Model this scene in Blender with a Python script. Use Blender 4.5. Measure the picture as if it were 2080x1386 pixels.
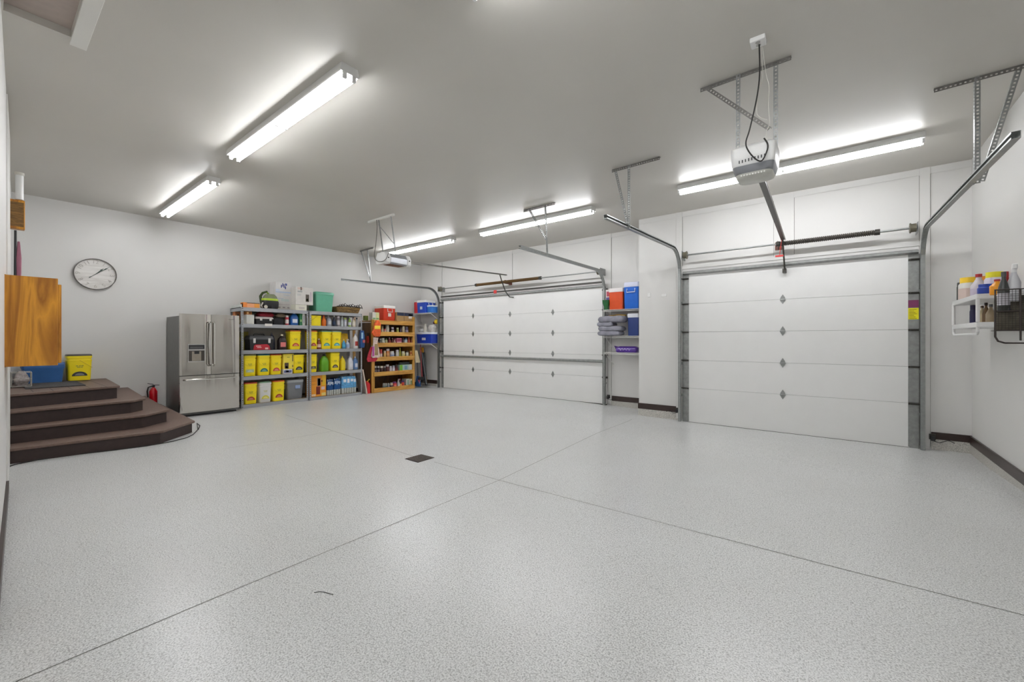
import bpy, math, random
from mathutils import Vector, Matrix
random.seed(7)
C = bpy.context.scene.collection
for o in list(bpy.data.objects): bpy.data.objects.remove(o)

# ---------------------------------------------------------------- camera
# x runs along the garage-door wall, y runs towards it, z up; metres
F_PX, CXP, HORIZON, YAW, EYE = 841.0, 1040.0, 690.7, math.radians(37.85), 1.36
SN, CS = math.sin(YAW), math.cos(YAW)
cam = bpy.data.cameras.new('camera'); cam_o = bpy.data.objects.new('camera', cam); C.objects.link(cam_o)
cam.sensor_width = 36.0; cam.lens = 36.0*F_PX/2080.0
cam.shift_y = -(693.0-HORIZON)/2080.0
cam.clip_start = 0.02; cam.clip_end = 60
cam_o.location = (0, 0, EYE); cam_o.rotation_euler = (math.pi/2, 0, YAW)
bpy.context.scene.camera = cam_o
# ---------------------------------------------------------------- world, exposure
w = bpy.data.worlds.new('world'); bpy.context.scene.world = w; w.use_nodes = True
w.node_tree.nodes['Background'].inputs[0].default_value = (.8, .85, .9, 1)
w.node_tree.nodes['Background'].inputs[1].default_value = 0.15
vs = bpy.context.scene.view_settings
vs.view_transform = 'Standard'; vs.look = 'None'; vs.gamma = 1.0; vs.use_curve_mapping = False
vs.exposure = 0.91
TUBE_POWER = 24.0
cy_ = bpy.context.scene.cycles
cy_.max_bounces = 8; cy_.diffuse_bounces = 6; cy_.glossy_bounces = 4; cy_.use_denoising = True
cy_.sample_clamp_indirect = 6.0

# ---------------------------------------------------------------- helpers
def ray(u, v):
    a = (u-CXP)/F_PX
    return (-SN+a*CS, CS+a*SN, (HORIZON-v)/F_PX)
def on_x(u, v, X):                      # the point of the plane x = X seen at that pixel
    d = ray(u, v); t = X/d[0]; return Vector((X, d[1]*t, EYE+d[2]*t))
def on_y(u, v, Y):
    d = ray(u, v); t = Y/d[1]; return Vector((d[0]*t, Y, EYE+d[2]*t))
def on_z(u, v, Z):
    d = ray(u, v); t = (Z-EYE)/d[2]; return Vector((d[0]*t, d[1]*t, Z))

def lin(c):
    c = c/255.0
    return c/12.92 if c <= .04045 else ((c+.055)/1.055)**2.4
def rgb(c): return (lin(c[0]), lin(c[1]), lin(c[2]), 1)

MATS = {}
def mat(name, col, rough=.5, metal=0., var=.06, scale=14., bump=0., bscale=60., emit=0., coat=0., alpha=1.):
    if name in MATS: return MATS[name]
    m = bpy.data.materials.new(name); m.use_nodes = True; nt = m.node_tree; b = nt.nodes['Principled BSDF']
    c = rgb(col)
    b.inputs['Roughness'].default_value = rough; b.inputs['Metallic'].default_value = metal
    if coat: b.inputs['Coat Weight'].default_value = coat
    tc = nt.nodes.new('ShaderNodeTexCoord')
    if var:
        n = nt.nodes.new('ShaderNodeTexNoise'); n.inputs['Scale'].default_value = scale
        nt.links.new(tc.outputs['Object'], n.inputs['Vector'])
        r = nt.nodes.new('ShaderNodeValToRGB'); r.color_ramp.elements[0].position = .3; r.color_ramp.elements[1].position = .7
        r.color_ramp.elements[0].color = (c[0]*(1-var), c[1]*(1-var), c[2]*(1-var), 1)
        r.color_ramp.elements[1].color = (min(1, c[0]*(1+var)), min(1, c[1]*(1+var)), min(1, c[2]*(1+var)), 1)
        nt.links.new(n.outputs['Fac'], r.inputs['Fac']); nt.links.new(r.outputs['Color'], b.inputs['Base Color'])
    else: b.inputs['Base Color'].default_value = c
    if bump:
        n2 = nt.nodes.new('ShaderNodeTexNoise'); n2.inputs['Scale'].default_value = bscale
        nt.links.new(tc.outputs['Object'], n2.inputs['Vector'])
        bp = nt.nodes.new('ShaderNodeBump'); bp.inputs['Strength'].default_value = bump; bp.inputs['Distance'].default_value = .01
        nt.links.new(n2.outputs['Fac'], bp.inputs['Height']); nt.links.new(bp.outputs['Normal'], b.inputs['Normal'])
    if emit:
        b.inputs['Emission Color'].default_value = c; b.inputs['Emission Strength'].default_value = emit
    if alpha < 1: b.inputs['Alpha'].default_value = alpha
    MATS[name] = m
    return m
def wood(name, c0, c1, axis='Z', scale=6., rough=.4):
    m = bpy.data.materials.new(name); m.use_nodes = True; nt = m.node_tree; b = nt.nodes['Principled BSDF']
    tc = nt.nodes.new('ShaderNodeTexCoord'); mp = nt.nodes.new('ShaderNodeMapping')
    s = [scale]*3; s['XYZ'.index(axis)] = scale*.12; mp.inputs['Scale'].default_value = s
    nt.links.new(tc.outputs['Object'], mp.inputs['Vector'])
    n = nt.nodes.new('ShaderNodeTexNoise'); n.inputs['Scale'].default_value = 1.2; n.inputs['Detail'].default_value = 6; n.inputs['Distortion'].default_value = .8
    nt.links.new(mp.outputs['Vector'], n.inputs['Vector'])
    mth = nt.nodes.new('ShaderNodeMath'); mth.operation = 'MULTIPLY'; mth.inputs[1].default_value = 9
    fr = nt.nodes.new('ShaderNodeMath'); fr.operation = 'PINGPONG'; fr.inputs[1].default_value = 1
    nt.links.new(n.outputs['Fac'], mth.inputs[0]); nt.links.new(mth.outputs[0], fr.inputs[0])
    r = nt.nodes.new('ShaderNodeValToRGB'); r.color_ramp.elements[0].color = rgb(c0); r.color_ramp.elements[1].color = rgb(c1)
    nt.links.new(fr.outputs[0], r.inputs['Fac']); nt.links.new(r.outputs['Color'], b.inputs['Base Color'])
    b.inputs['Roughness'].default_value = rough
    MATS[name] = m; return m

class MB:
    def __init__(s): s.v = []; s.f = []
    def add(s, vs_, fs):
        k = len(s.v); s.v += [tuple(p) for p in vs_]; s.f += [tuple(i+k for i in f) for f in fs]; return s
    def box(s, x0, x1, y0, y1, z0, z1):
        if x0 > x1: x0, x1 = x1, x0
        if y0 > y1: y0, y1 = y1, y0
        if z0 > z1: z0, z1 = z1, z0
        v = [(x0,y0,z0),(x1,y0,z0),(x1,y1,z0),(x0,y1,z0),(x0,y0,z1),(x1,y0,z1),(x1,y1,z1),(x0,y1,z1)]
        return s.add(v, [(0,3,2,1),(4,5,6,7),(0,1,5,4),(1,2,6,5),(2,3,7,6),(3,0,4,7)])
    def bar(s, p0, p1, w, h, up=(0,0,1)):        # rectangular bar between two points
        p0 = Vector(p0); p1 = Vector(p1); t = (p1-p0).normalized(); a = t.cross(Vector(up))
        if a.length < 1e-4: a = t.cross(Vector((1,0,0)))
        a.normalize(); b = a.cross(t)
        v = []
        for p in (p0, p1):
            for i, j in ((-1,-1),(1,-1),(1,1),(-1,1)): v.append(p+a*(i*w/2)+b*(j*h/2))
        return s.add(v, [(0,1,2,3),(7,6,5,4),(0,4,5,1),(1,5,6,2),(2,6,7,3),(3,7,4,0)])
    def tube(s, pts, r, n=8, caps=True):
        pts = [Vector(p) for p in pts]; rings = []; prev = None
        for i, p in enumerate(pts):
            t = (pts[min(i+1, len(pts)-1)]-pts[max(i-1, 0)]).normalized()
            if prev is None:
                a = t.orthogonal().normalized()
            else:
                a = prev-t*prev.dot(t)
                a = a.normalized() if a.length > 1e-6 else t.orthogonal().normalized()
            prev = a; b = t.cross(a); rr = r[i] if isinstance(r, (list, tuple)) else r
            rings.append([p+a*rr*math.cos(2*math.pi*k/n)+b*rr*math.sin(2*math.pi*k/n) for k in range(n)])
        v = [q for ring in rings for q in ring]; f = []
        for i in range(len(rings)-1):
            for k in range(n): f.append((i*n+k, i*n+(k+1) % n, (i+1)*n+(k+1) % n, (i+1)*n+k))
        if caps: f.append(tuple(range(n))[::-1]); f.append(tuple((len(rings)-1)*n+k for k in range(n)))
        return s.add(v, f)
    def cyl(s, p0, p1, r, n=16): return s.tube([p0, p1], r, n)
    def loft(s, secs, nc=4, cx=0., cy=0.):       # rounded rectangles: (z, half x, half y, corner radius[, dx, dy])
        rings = []
        for sec in secs:
            z, hx, hy, r = sec[:4]; dx = sec[4] if len(sec) > 4 else 0; dy = sec[5] if len(sec) > 5 else 0
            r = min(r, hx, hy); ring = []
            for q, (sx, sy) in enumerate(((1,1),(-1,1),(-1,-1),(1,-1))):
                for k in range(nc+1):
                    a = math.pi/2*(q+k/nc)
                    ring.append((cx+dx+sx*(hx-r)+r*math.cos(a), cy+dy+sy*(hy-r)+r*math.sin(a), z))
            rings.append(ring)
        n = len(rings[0]); v = [q for ring in rings for q in ring]; f = []
        for i in range(len(rings)-1):
            for k in range(n): f.append((i*n+k, i*n+(k+1) % n, (i+1)*n+(k+1) % n, (i+1)*n+k))
        f.append(tuple(range(n))[::-1]); f.append(tuple((len(rings)-1)*n+k for k in range(n)))
        return s.add(v, f)
    def prism(s, poly, axis, a, b):              # polygon of the two other axes, extruded along one axis
        ai = 'xyz'.index(axis); oth = [i for i in range(3) if i != ai]; v = []
        for val in (a, b):
            for p in poly:
                q = [0,0,0]; q[ai] = val; q[oth[0]] = p[0]; q[oth[1]] = p[1]; v.append(q)
        n = len(poly)
        return s.add(v, [tuple(range(n)), tuple(range(2*n-1, n-1, -1))]+[(k, k+n, (k+1) % n+n, (k+1) % n) for k in range(n)])
    def sweep(s, path, prof, side=(1,0,0)):      # profile (side, normal) carried along a path
        side = Vector(side); path = [Vector(p) for p in path]; n = len(prof); v = []; f = []
        for i, p in enumerate(path):
            t = (path[min(i+1, len(path)-1)]-path[max(i-1, 0)]).normalized(); nn = t.cross(side).normalized()
            v += [p+side*a+nn*b for a, b in prof]
        for i in range(len(path)-1):
            for k in range(n): f.append((i*n+k, i*n+(k+1) % n, (i+1)*n+(k+1) % n, (i+1)*n+k))
        f.append(tuple(range(n))); f.append(tuple((len(path)-1)*n+k for k in range(n))[::-1])
        return s.add(v, f)
    def perf(s, p0, p1, wdir, wd, pitch=.025, hole=.5):  # a strip with a row of punched holes
        p0 = Vector(p0); p1 = Vector(p1); L = (p1-p0).length; n = max(1, round(L/pitch)); t = (p1-p0)/n
        wv = Vector(wdir); tn = t.normalized(); wv = (wv-tn*wv.dot(tn)).normalized()*wd
        for i in range(n):
            o = p0+t*i; c = o+t/2+wv/2; oc = [o, o+t, o+t+wv, o+wv]; hs = min(t.length, wd)*hole/2; a = tn*hs; b = wv.normalized()*hs
            ic = [c-a-b, c+a-b, c+a+b, c-a+b]
            s.add(oc+ic, [(0,1,5,4),(1,2,6,5),(2,3,7,6),(3,0,4,7)])
        return s
    def angle(s, p0, p1, d1, d2, wd=.032, pitch=.03, hole=.45):
        s.perf(p0, p1, d1, wd, pitch, hole); s.perf(p0, p1, d2, wd, pitch, hole); return s
    def build(s, name, m, parent=None, smooth=False, bevel=0., solid=0., loc=None, rz=0.):
        me = bpy.data.meshes.new(name); me.from_pydata(s.v, [], s.f); me.materials.append(m)
        import bmesh
        bm = bmesh.new(); bm.from_mesh(me); bmesh.ops.remove_doubles(bm, verts=bm.verts, dist=1e-6)
        bmesh.ops.recalc_face_normals(bm, faces=bm.faces); bm.to_mesh(me); bm.free()
        o = bpy.data.objects.new(name, me); C.objects.link(o)
        if parent: o.parent = parent
        if loc: o.location = loc
        o.rotation_euler[2] = rz
        if smooth:
            me.polygons.foreach_set('use_smooth', [True]*len(me.polygons))
            md = o.modifiers.new('es', 'EDGE_SPLIT'); md.split_angle = math.radians(38)
        if solid: md = o.modifiers.new('so', 'SOLIDIFY'); md.thickness = solid; md.offset = 0
        if bevel: md = o.modifiers.new('bv', 'BEVEL'); md.width = bevel; md.segments = 2; md.limit_method = 'ANGLE'; md.angle_limit = math.radians(40)
        return o
def B(*a): return MB().box(*a)
def tag(o, label=None, cat=None, group=None, kind=None):
    if label: o['label'] = label
    if cat: o['category'] = cat
    if group: o['group'] = group
    if kind: o['kind'] = kind
    return o
def thing(name, label, cat, loc=(0,0,0), rz=0., group=None, kind=None):
    o = bpy.data.objects.new(name, None); C.objects.link(o); o.location = loc; o.rotation_euler[2] = rz; o.empty_display_size = .05
    return tag(o, label, cat, group, kind)
def struct(o, label, cat): return tag(o, label, cat, None, 'structure')
def copy_tree(o, parent=None):
    c = o.copy(); C.objects.link(c); c.parent = parent
    for ch in list(o.children): copy_tree(ch, c)
    return c

# ---------------------------------------------------------------- materials
WALL = mat('wall_paint', (214,213,210), .55, 0, .015, 1.2, .05, 220)
CEIL = mat('ceiling_paint', (197,194,187), .42, 0, .03, .7, .04, 160)
TRIMW = mat('white_trim_paint', (222,221,216), .4, 0, .02, 3)
DOORW = mat('garage_door_white', (228,228,226), .38, 0, .012, 4, .03, 300)
SEAM = mat('seam_shadow_gap', (120,120,116), .6)
BASE = mat('dark_brown_baseboard', (52,38,34), .35, 0, .1, 20)
GALV = mat('galvanised_steel', (150,153,151), .38, .75, .1, 30)
GALVD = mat('dull_galvanised_steel', (150,152,150), .45, .6, .14, 18)
ANG = mat('dark_angle_iron', (120,118,114), .45, .5, .1, 20)
DARKM = mat('dark_rail_steel', (70,68,64), .4, .6, .1, 20)
SHELFG = mat('grey_shelf_enamel', (158,160,163), .4, .1, .03, 8)
BLACK = mat('black_plastic', (26,26,28), .45, 0, .1, 10)
BLACKR = mat('black_rubber_cord', (32,30,28), .6)
WHITEP = mat('white_plastic', (224,224,222), .35, 0, .02, 6)
OFFW = mat('off_white_plastic', (205,202,192), .4, 0, .03, 6)
YEL = mat('yellow_pail_plastic', (250,226,22), .38, 0, .03, 6)
def flake_mat(name, lo, hi, rough, contrast=1.):
    m = bpy.data.materials.new(name); m.use_nodes = True; nt = m.node_tree; b = nt.nodes['Principled BSDF']
    tc = nt.nodes.new('ShaderNodeTexCoord')
    n1 = nt.nodes.new('ShaderNodeTexNoise'); n1.inputs['Scale'].default_value = 135; n1.inputs['Detail'].default_value = 3; n1.inputs['Roughness'].default_value = .7
    n2 = nt.nodes.new('ShaderNodeTexVoronoi'); n2.inputs['Scale'].default_value = 150
    n3 = nt.nodes.new('ShaderNodeTexNoise'); n3.inputs['Scale'].default_value = .9; n3.inputs['Detail'].default_value = 4
    for n in (n1, n2, n3): nt.links.new(tc.outputs['Object'], n.inputs['Vector'])
    r = nt.nodes.new('ShaderNodeValToRGB'); e = r.color_ramp.elements
    e[0].position = .36; e[0].color = rgb(lo); e[1].position = .56; e[1].color = rgb(hi)
    nt.links.new(n1.outputs['Fac'], r.inputs['Fac'])
    bw = nt.nodes.new('ShaderNodeSeparateColor'); nt.links.new(n2.outputs['Color'], bw.inputs[0])
    r2 = nt.nodes.new('ShaderNodeValToRGB'); e2 = r2.color_ramp.elements
    e2[0].position = 0; e2[0].color = (.62,.62,.62,1); e2[1].position = .25; e2[1].color = (1,1,1,1)
    nt.links.new(bw.outputs[0], r2.inputs['Fac'])
    mx = nt.nodes.new('ShaderNodeMix'); mx.data_type = 'RGBA'; mx.blend_type = 'MULTIPLY'; mx.inputs['Factor'].default_value = .8*contrast
    nt.links.new(r.outputs['Color'], mx.inputs[6]); nt.links.new(r2.outputs['Color'], mx.inputs[7])
    r3 = nt.nodes.new('ShaderNodeValToRGB'); e3 = r3.color_ramp.elements
    e3[0].position = .3; e3[0].color = (.93,.925,.915,1); e3[1].position = .7; e3[1].color = (1,1,1,1)
    nt.links.new(n3.outputs['Fac'], r3.inputs['Fac'])
    m2 = nt.nodes.new('ShaderNodeMix'); m2.data_type = 'RGBA'; m2.blend_type = 'MULTIPLY'; m2.inputs['Factor'].default_value = 1
    nt.links.new(mx.outputs[2], m2.inputs[6]); nt.links.new(r3.outputs['Color'], m2.inputs[7])
    nt.links.new(m2.outputs[2], b.inputs['Base Color']); b.inputs['Roughness'].default_value = rough
    b.inputs['Specular IOR Level'].default_value = .45
    MATS[name] = m; return m
FLOOR = flake_mat('epoxy_flake_floor', (160,161,160), (228,229,228), .3)
CURBM = flake_mat('epoxy_flake_curb', (140,139,134), (212,209,202), .5)
JOINT = mat('control_joint_groove', (118,116,110), .7)

# ---------------------------------------------------------------- room shell
HC, XW, XR, YD1, YD2, PX = 3.614, -9.88, 1.36, 7.60, 8.212, -2.887
def drop(x, y):                          # the slab falls a little towards the single door
    s = lambda t: max(0, min(1, t))**2*(3-2*max(0, min(1, t)))
    return -.06*s((y-5.3)/1.9)*s((x+4.6)/2.2)
def back_y(x): return -.1-.0403*x   # the wall behind the photographer runs slightly askew
def floor_mesh():
    m = MB(); nx, ny = 46, 36; x0, x1, y0, y1 = XW-.05, XR+.05, -.6, YD2+.1
    g = [(x0+(x1-x0)*i/nx, y0+(y1-y0)*j/ny) for j in range(ny+1) for i in range(nx+1)]
    return m.add([(x, y, drop(x, y)) for x, y in g], [(j*(nx+1)+i, j*(nx+1)+i+1, (j+1)*(nx+1)+i+1, (j+1)*(nx+1)+i) for j in range(ny) for i in range(nx)])
fl = struct(floor_mesh().build('floor', FLOOR, smooth=True), 'light grey speckled epoxy flake garage floor', 'floor')
def joint(pts, name):
    m = MB()
    for a, b in zip(pts[:-1], pts[1:]):
        n = 12
        for k in range(n):
            p = [a[i]+(b[i]-a[i])*k/n for i in (0,1)]; q = [a[i]+(b[i]-a[i])*(k+1)/n for i in (0,1)]
            d = Vector((q[0]-p[0], q[1]-p[1])).normalized()*.0028; nx, ny = -d.y, d.x
            m.add([(p[0]-nx, p[1]-ny, drop(*p)+.0012), (p[0]+nx, p[1]+ny, drop(*p)+.0012), (q[0]+nx, q[1]+ny, drop(*q)+.0012), (q[0]-nx, q[1]-ny, drop(*q)+.0012)], [(0,1,2,3)])
    m.build('control_joint', JOINT, fl)
def fz(u, v): p = on_z(u, v, 0); return (p.x, p.y)
joint([(-2.57, .1), fz(32,1386), fz(420,1222), fz(1014,976), fz(1180,896), fz(1284,846)], 'a')
joint([fz(2200,1281), fz(1400,1077), fz(1014,976), fz(882,939)], 'b')
joint([fz(845,929), fz(677,876), fz(580,843)], 'c')
joint([fz(677,876), fz(595,890), fz(450,913)], 'd')
# floor drain
tdr = thing('floor_drain', 'square brown grate set in the middle of the speckled floor', 'drain', (0,0,0))
cs_ = [fz(822,933), fz(857,922.6), fz(883,930.6), fz(848,941.3)]
dm = MB(); cc = Vector((sum(p[0] for p in cs_)/4, sum(p[1] for p in cs_)/4)); hw = .115
tdr.location = (cc.x, cc.y, 0)
dm.box(-hw, hw, -hw*1.05, hw*1.05, .0005, .003); dm.build('grate_plate', mat('drain_pit', (38,32,28), .7), tdr)
dm = MB()
for i in range(-4, 5):
    dm.box(i*.025-.006, i*.025+.006, -hw, hw, .0035, .006); dm.box(-hw, hw, i*.025-.006, i*.025+.006, .0035, .006)
dm.build('grate', mat('drain_grate_iron', (92,82,74), .5, .3), tdr)

# ceiling with the attic hatch let into it
hx0, hx1, hy0, hy1 = -4.48, -3.45, .10, .42
m = MB()
for (a, b, c, d) in ((XW-.1, hx0, -.7, YD2+.1), (hx1, XR+.1, -.7, YD2+.1), (hx0, hx1, -.7, hy0), (hx0, hx1, hy1, YD2+.1)): m.box(a, b, c, d, HC, HC+.1)
ce = struct(m.build('ceiling', CEIL), 'smooth grey white painted garage ceiling', 'ceiling')
th = thing('attic_hatch', 'white framed attic hatch recessed in the ceiling', 'hatch', (hx0, hy0, HC), kind='structure'); th.name = 'trim_1'
B(0, hx1-hx0, 0, hy1-hy0, .055, .075).build('hatch_panel', mat('hatch_panel_paint', (172,160,152), .6), th)
m = MB(); m.box(-.1, hx1-hx0+.1, hy1-hy0+.001, hy1-hy0+.09, -.012, .0)
m.build('hatch_casing', TRIMW, th, bevel=.002)

struct(B(XW-.12, XW, -.5, YD2+.1, -.1, HC+.05).build('wall_left', WALL), 'pale grey wall behind the refrigerator and shelving', 'wall')
struct(B(XR, XR+.12, -.8, YD2, -.2, HC+.05).build('wall_right', WALL), 'pale grey side wall beside the single garage door', 'wall')
wf = thing('wall_front', 'white wall holding both garage doors', 'wall', kind='structure')
B(PX, XR+.1, YD1, YD1+.7, -.2, HC+.05).build('pier_wall', WALL, wf)
B(XW-.1, PX+.05, YD2, YD2+.12, -.2, HC+.05).build('recessed_wall', WALL, wf)
m = MB()
def wseg(m, xa, xb, off, th_, z0, z1):
    p = [(xa, back_y(xa)+off), (xb, back_y(xb)+off), (xb, back_y(xb)+off-th_), (xa, back_y(xa)+off-th_)]
    m.add([(x, y, z) for z in (z0, z1) for x, y in p], [(0,1,2,3),(7,6,5,4),(0,4,5,1),(1,5,6,2),(2,6,7,3),(3,7,4,0)])
wseg(m, XW-.05, -5.85, 0, .15, -.1, HC+.05); wseg(m, -5.85, 1.6, .012, .16, -.1, HC+.05)
struct(m.build('wall_back', WALL), 'pale wall along the entry steps edge', 'wall')
m = MB(); wseg(m, -5.83, -3.0, .03, .02, 0, .1)
struct(m.build('baseboard_back', BASE), 'dark brown baseboard on the near wall', 'baseboard')
m = MB(); wseg(m, -7.25, -5.9, .02, .02, 0, HC-.03)
struct(m.build('trim_2', TRIMW), 'white painted casing strip on the near wall', 'trim')
# curbs and baseboards
def curb(name, bxs): 
    m = MB()
    for b in bxs: m.box(*b)
    struct(m.build(name, CURBM), 'rough speckled concrete curb under the wall', 'curb')
curb('trim_3', [(PX-.012, -2.16, YD1-.012, YD1+.02, -.1, .075), (1.0, XR-.006, YD1-.012, YD1+.02, -.1, .075)])
curb('trim_4', [(-3.72, PX, YD2-.012, YD2+.02, -.1, .075), (XW, -9.0, YD2-.012, YD2+.02, -.1, .075)])
curb('trim_5', [(XR-.012, XR+.02, .3, YD1, -.1, .055)])
struct(B(PX-.015, -2.21, YD1-.018, YD1, .075, .18).build('baseboard_front', BASE, bevel=.004), 'dark brown baseboard on the pier between the doors', 'baseboard')
struct(B(1.0, XR, YD1-.018, YD1, .075, .165).build('baseboard_corner', BASE, bevel=.004), 'dark brown baseboard in the corner by the single door', 'baseboard')
struct(B(-3.70, PX, YD2-.018, YD2, .075, .18).build('baseboard_recess', BASE, bevel=.004), 'dark brown baseboard in the recess under the wire shelves', 'baseboard')
struct(B(-9.86, -9.03, YD2-.018, YD2, .075, .18).build('baseboard_far', BASE, bevel=.004), 'dark brown baseboard in the far corner beside brooms', 'baseboard')
struct(B(XR-.02, XR, .3, YD1-.018, .055, .16).build('baseboard_right', BASE, bevel=.004), 'dark brown baseboard along the side wall', 'baseboard')
struct(B(XW, XW+.018, 2.0, YD2, 0, .1).build('baseboard_left', BASE, bevel=.004), 'dark brown baseboard behind the refrigerator', 'baseboard')
# vertical boards and header boards round the doors
k = 6
def board(x0, x1, z0, z1, Y, lab, t=.018):
    global k
    o = struct(B(x0, x1, Y-t, Y, z0, z1).build('trim_%d' % k, WALL, bevel=.002), lab, 'trim'); k += 1
    if x1-x0 < .6:
        for xx in (x0-.005, x1): B(xx, xx+.005, Y-.002, Y, z0, z1).build('board_gap', mat('painted_gap_grey', (132,130,124), .7), o)
def xd(u, Y): return on_y(u, 600, Y).x
board(xd(1374, YD1), xd(1386, YD1), -.03, HC, YD1, 'white jamb board between pier and single door')
board(xd(1868, YD1), xd(1889, YD1), -.03, HC, YD1, 'white jamb board between single door and corner')
board(xd(1572, YD1), xd(1613, YD1), 2.66, HC, YD1, 'white spring anchor board above the single door', .012)
board(xd(1386, YD1), xd(1868, YD1), 2.60, 2.66, YD1, 'thin white header strip above the single door', .01)
board(xd(1228, YD2), xd(1242, YD2), .0, HC, YD2, 'white jamb board beside the wire shelves')
board(xd(888, YD2), xd(898, YD2), .0, HC, YD2, 'white jamb board at the far side of double door')
board(xd(1018, YD2), xd(1041, YD2), 2.72, HC, YD2, 'white spring anchor board above the double door', .012)
for (x0, x1, Y) in ((PX+.0, XR, YD1), (XW, PX, YD2)):
    board(x0, x1, HC-.09, HC-.0, Y, 'white strip where ceiling meets '+('pier wall' if Y == YD1 else 'recessed wall'), .008)

# ---------------------------------------------------------------- garage doors
def garage_door(name, label, x0, x1, Y, seams, z0, z1, hinges, struts, plate_w):
    t = thing(name, label, 'garage door', ((x0+x1)/2, Y, z0), kind='structure'); ox, oz = (x0+x1)/2, z0
    zs = [z0]+seams+[z1]
    for a, b in zip(zs[:-1], zs[1:]):
        B(x0-ox, x1-ox, 0, .045, a-oz+.0015, b-oz-.0015).build('door_section', DOORW, t, bevel=.0035)
    B(x0-ox+.01, x1-ox-.01, .012, .04, 0, z1-oz).build('seam_gasket', SEAM, t)
    B(x0-ox, x1-ox, -.006, .05, -.022, .004).build('bottom_seal', mat('rubber_door_seal', (66,64,58), .7), t)
    for s in (-1, 1):                    # galvanised end stiles with roller hinges
        e0 = (x0 if s < 0 else x1-plate_w)-ox; e1 = e0+plate_w
        for a, b in zip(zs[:-1], zs[1:]):
            B(e0, e1, -.003, .0, a-oz+.012, b-oz-.012).build('end_stile', GALVD, t)
        for z in seams+[z1-.08]:
            m = MB(); m.box(e0, e1+.02*0, -.02, -.003, z-oz-.018, z-oz+.01); m.cyl((e0-.03 if s < 0 else e0+.02, -.03, z-oz), (e1-.02 if s < 0 else e1+.03, -.03, z-oz), .009, 8)
            xx = e0-.035 if s < 0 else e1+.035
            m.cyl((xx-.012, -.03, z-oz), (xx+.012, -.03, z-oz), .022, 12)
            m.build('roller_hinge', DARKM, t)
        m = MB(); m.prism([(e0+.01, .0), (e1-.01, .0), (e1-.01, .07), ((e0+e1)/2, .15), (e0+.01, .07)], 'y', -.012, -.003); m.build('corner_bracket', GALVD, t)
    for hx in hinges:
        for z in seams:
            m = MB(); hz = .075; hw_ = .036
            m.prism([(hx-ox-hw_, z-oz), (hx-ox-hw_*.75, z-oz+.03), (hx-ox, z-oz+hz), (hx-ox+hw_*.75, z-oz+.03), (hx-ox+hw_, z-oz), (hx-ox+hw_*.75, z-oz-.03), (hx-ox, z-oz-hz), (hx-ox-hw_*.75, z-oz-.03)], 'y', -.005, 0)
            m.cyl((hx-ox-hw_, -.009, z-oz), (hx-ox+hw_, -.009, z-oz), .007, 8); m.box(hx-ox-hw_, hx-ox+hw_, -.016, -.004, z-oz-.016, z-oz-.003)
            m.build('hinge', GALVD, t)
    for z, d in struts:
        m = MB(); m.prism([(-.003, z-oz+.03), (-.02, z-oz+.03), (-.06, z-oz+.012), (-.06, z-oz-.012), (-.02, z-oz-.03), (-.003, z-oz-.03), (-.003, z-oz-.026), (-.018, z-oz-.026), (-.055, z-oz-.01), (-.055, z-oz+.01), (-.018, z-oz+.026), (-.003, z-oz+.026)], 'x', x0-ox+.01, x1-ox-.01)
        m.build('strut', GALVD, t)
    return t
YG1, YG2 = 7.535, 8.118
gx0, gx1 = on_y(1386.5, 700, YG1).x, on_y(1867, 700, YG1).x
d1 = garage_door('door_1', 'white five section single garage door with centre hinges', gx0, gx1, YG1, [.525, 1.008, 1.495, 1.981], -.06, 2.50, [on_y(1590, 700, YG1).x], [(2.515, .06)], .105)
kx0, kx1 = on_y(897, 700, YG2).x, on_y(1231, 700, YG2).x
d2 = garage_door('door_2', 'white five section double garage door with three hinge columns', kx0, kx1, YG2, [.57, 1.041, 1.52, 2.0], .0, 2.50, [on_y(u, 700, YG2).x for u in (961, 1036, 1123)], [(2.505, .06), (.905, .06)], .085)
B(kx0-d2.location.x+.02, kx1-d2.location.x-.02, -.05, -.01, 2.565, 2.60).build('header_rail', DARKM, d2)
st = on_y(1855.5, 615, YG1-.006)
sl = B(st.x-.05-d1.location.x, st.x+.05-d1.location.x, -.006, -.0035, on_y(1855,625,YG1).z+.06, on_y(1855,610,YG1).z+.06).build('warning_sticker', mat('purple_sticker', (120,50,90), .5), d1); sl['label'] = 'purple warning sticker'
sl = B(st.x-.05-d1.location.x, st.x+.05-d1.location.x, -.006, -.0035, on_y(1855,649,YG1).z+.06, on_y(1855,626,YG1).z+.06).build('caution_sticker', mat('yellow_sticker', (232,222,20), .5), d1); sl['label'] = 'yellow caution sticker'
m = MB()
for i in range(7): m.box(st.x-.04-d1.location.x, st.x+(.03-.012*(i % 3))-d1.location.x, -.0068, -.0062, on_y(1855,647.5-3*i,YG1).z+.06, on_y(1855,646.6-3*i,YG1).z+.06)
m.build('sticker_print', mat('sticker_print', (120,110,20), .6), d1)

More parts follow.
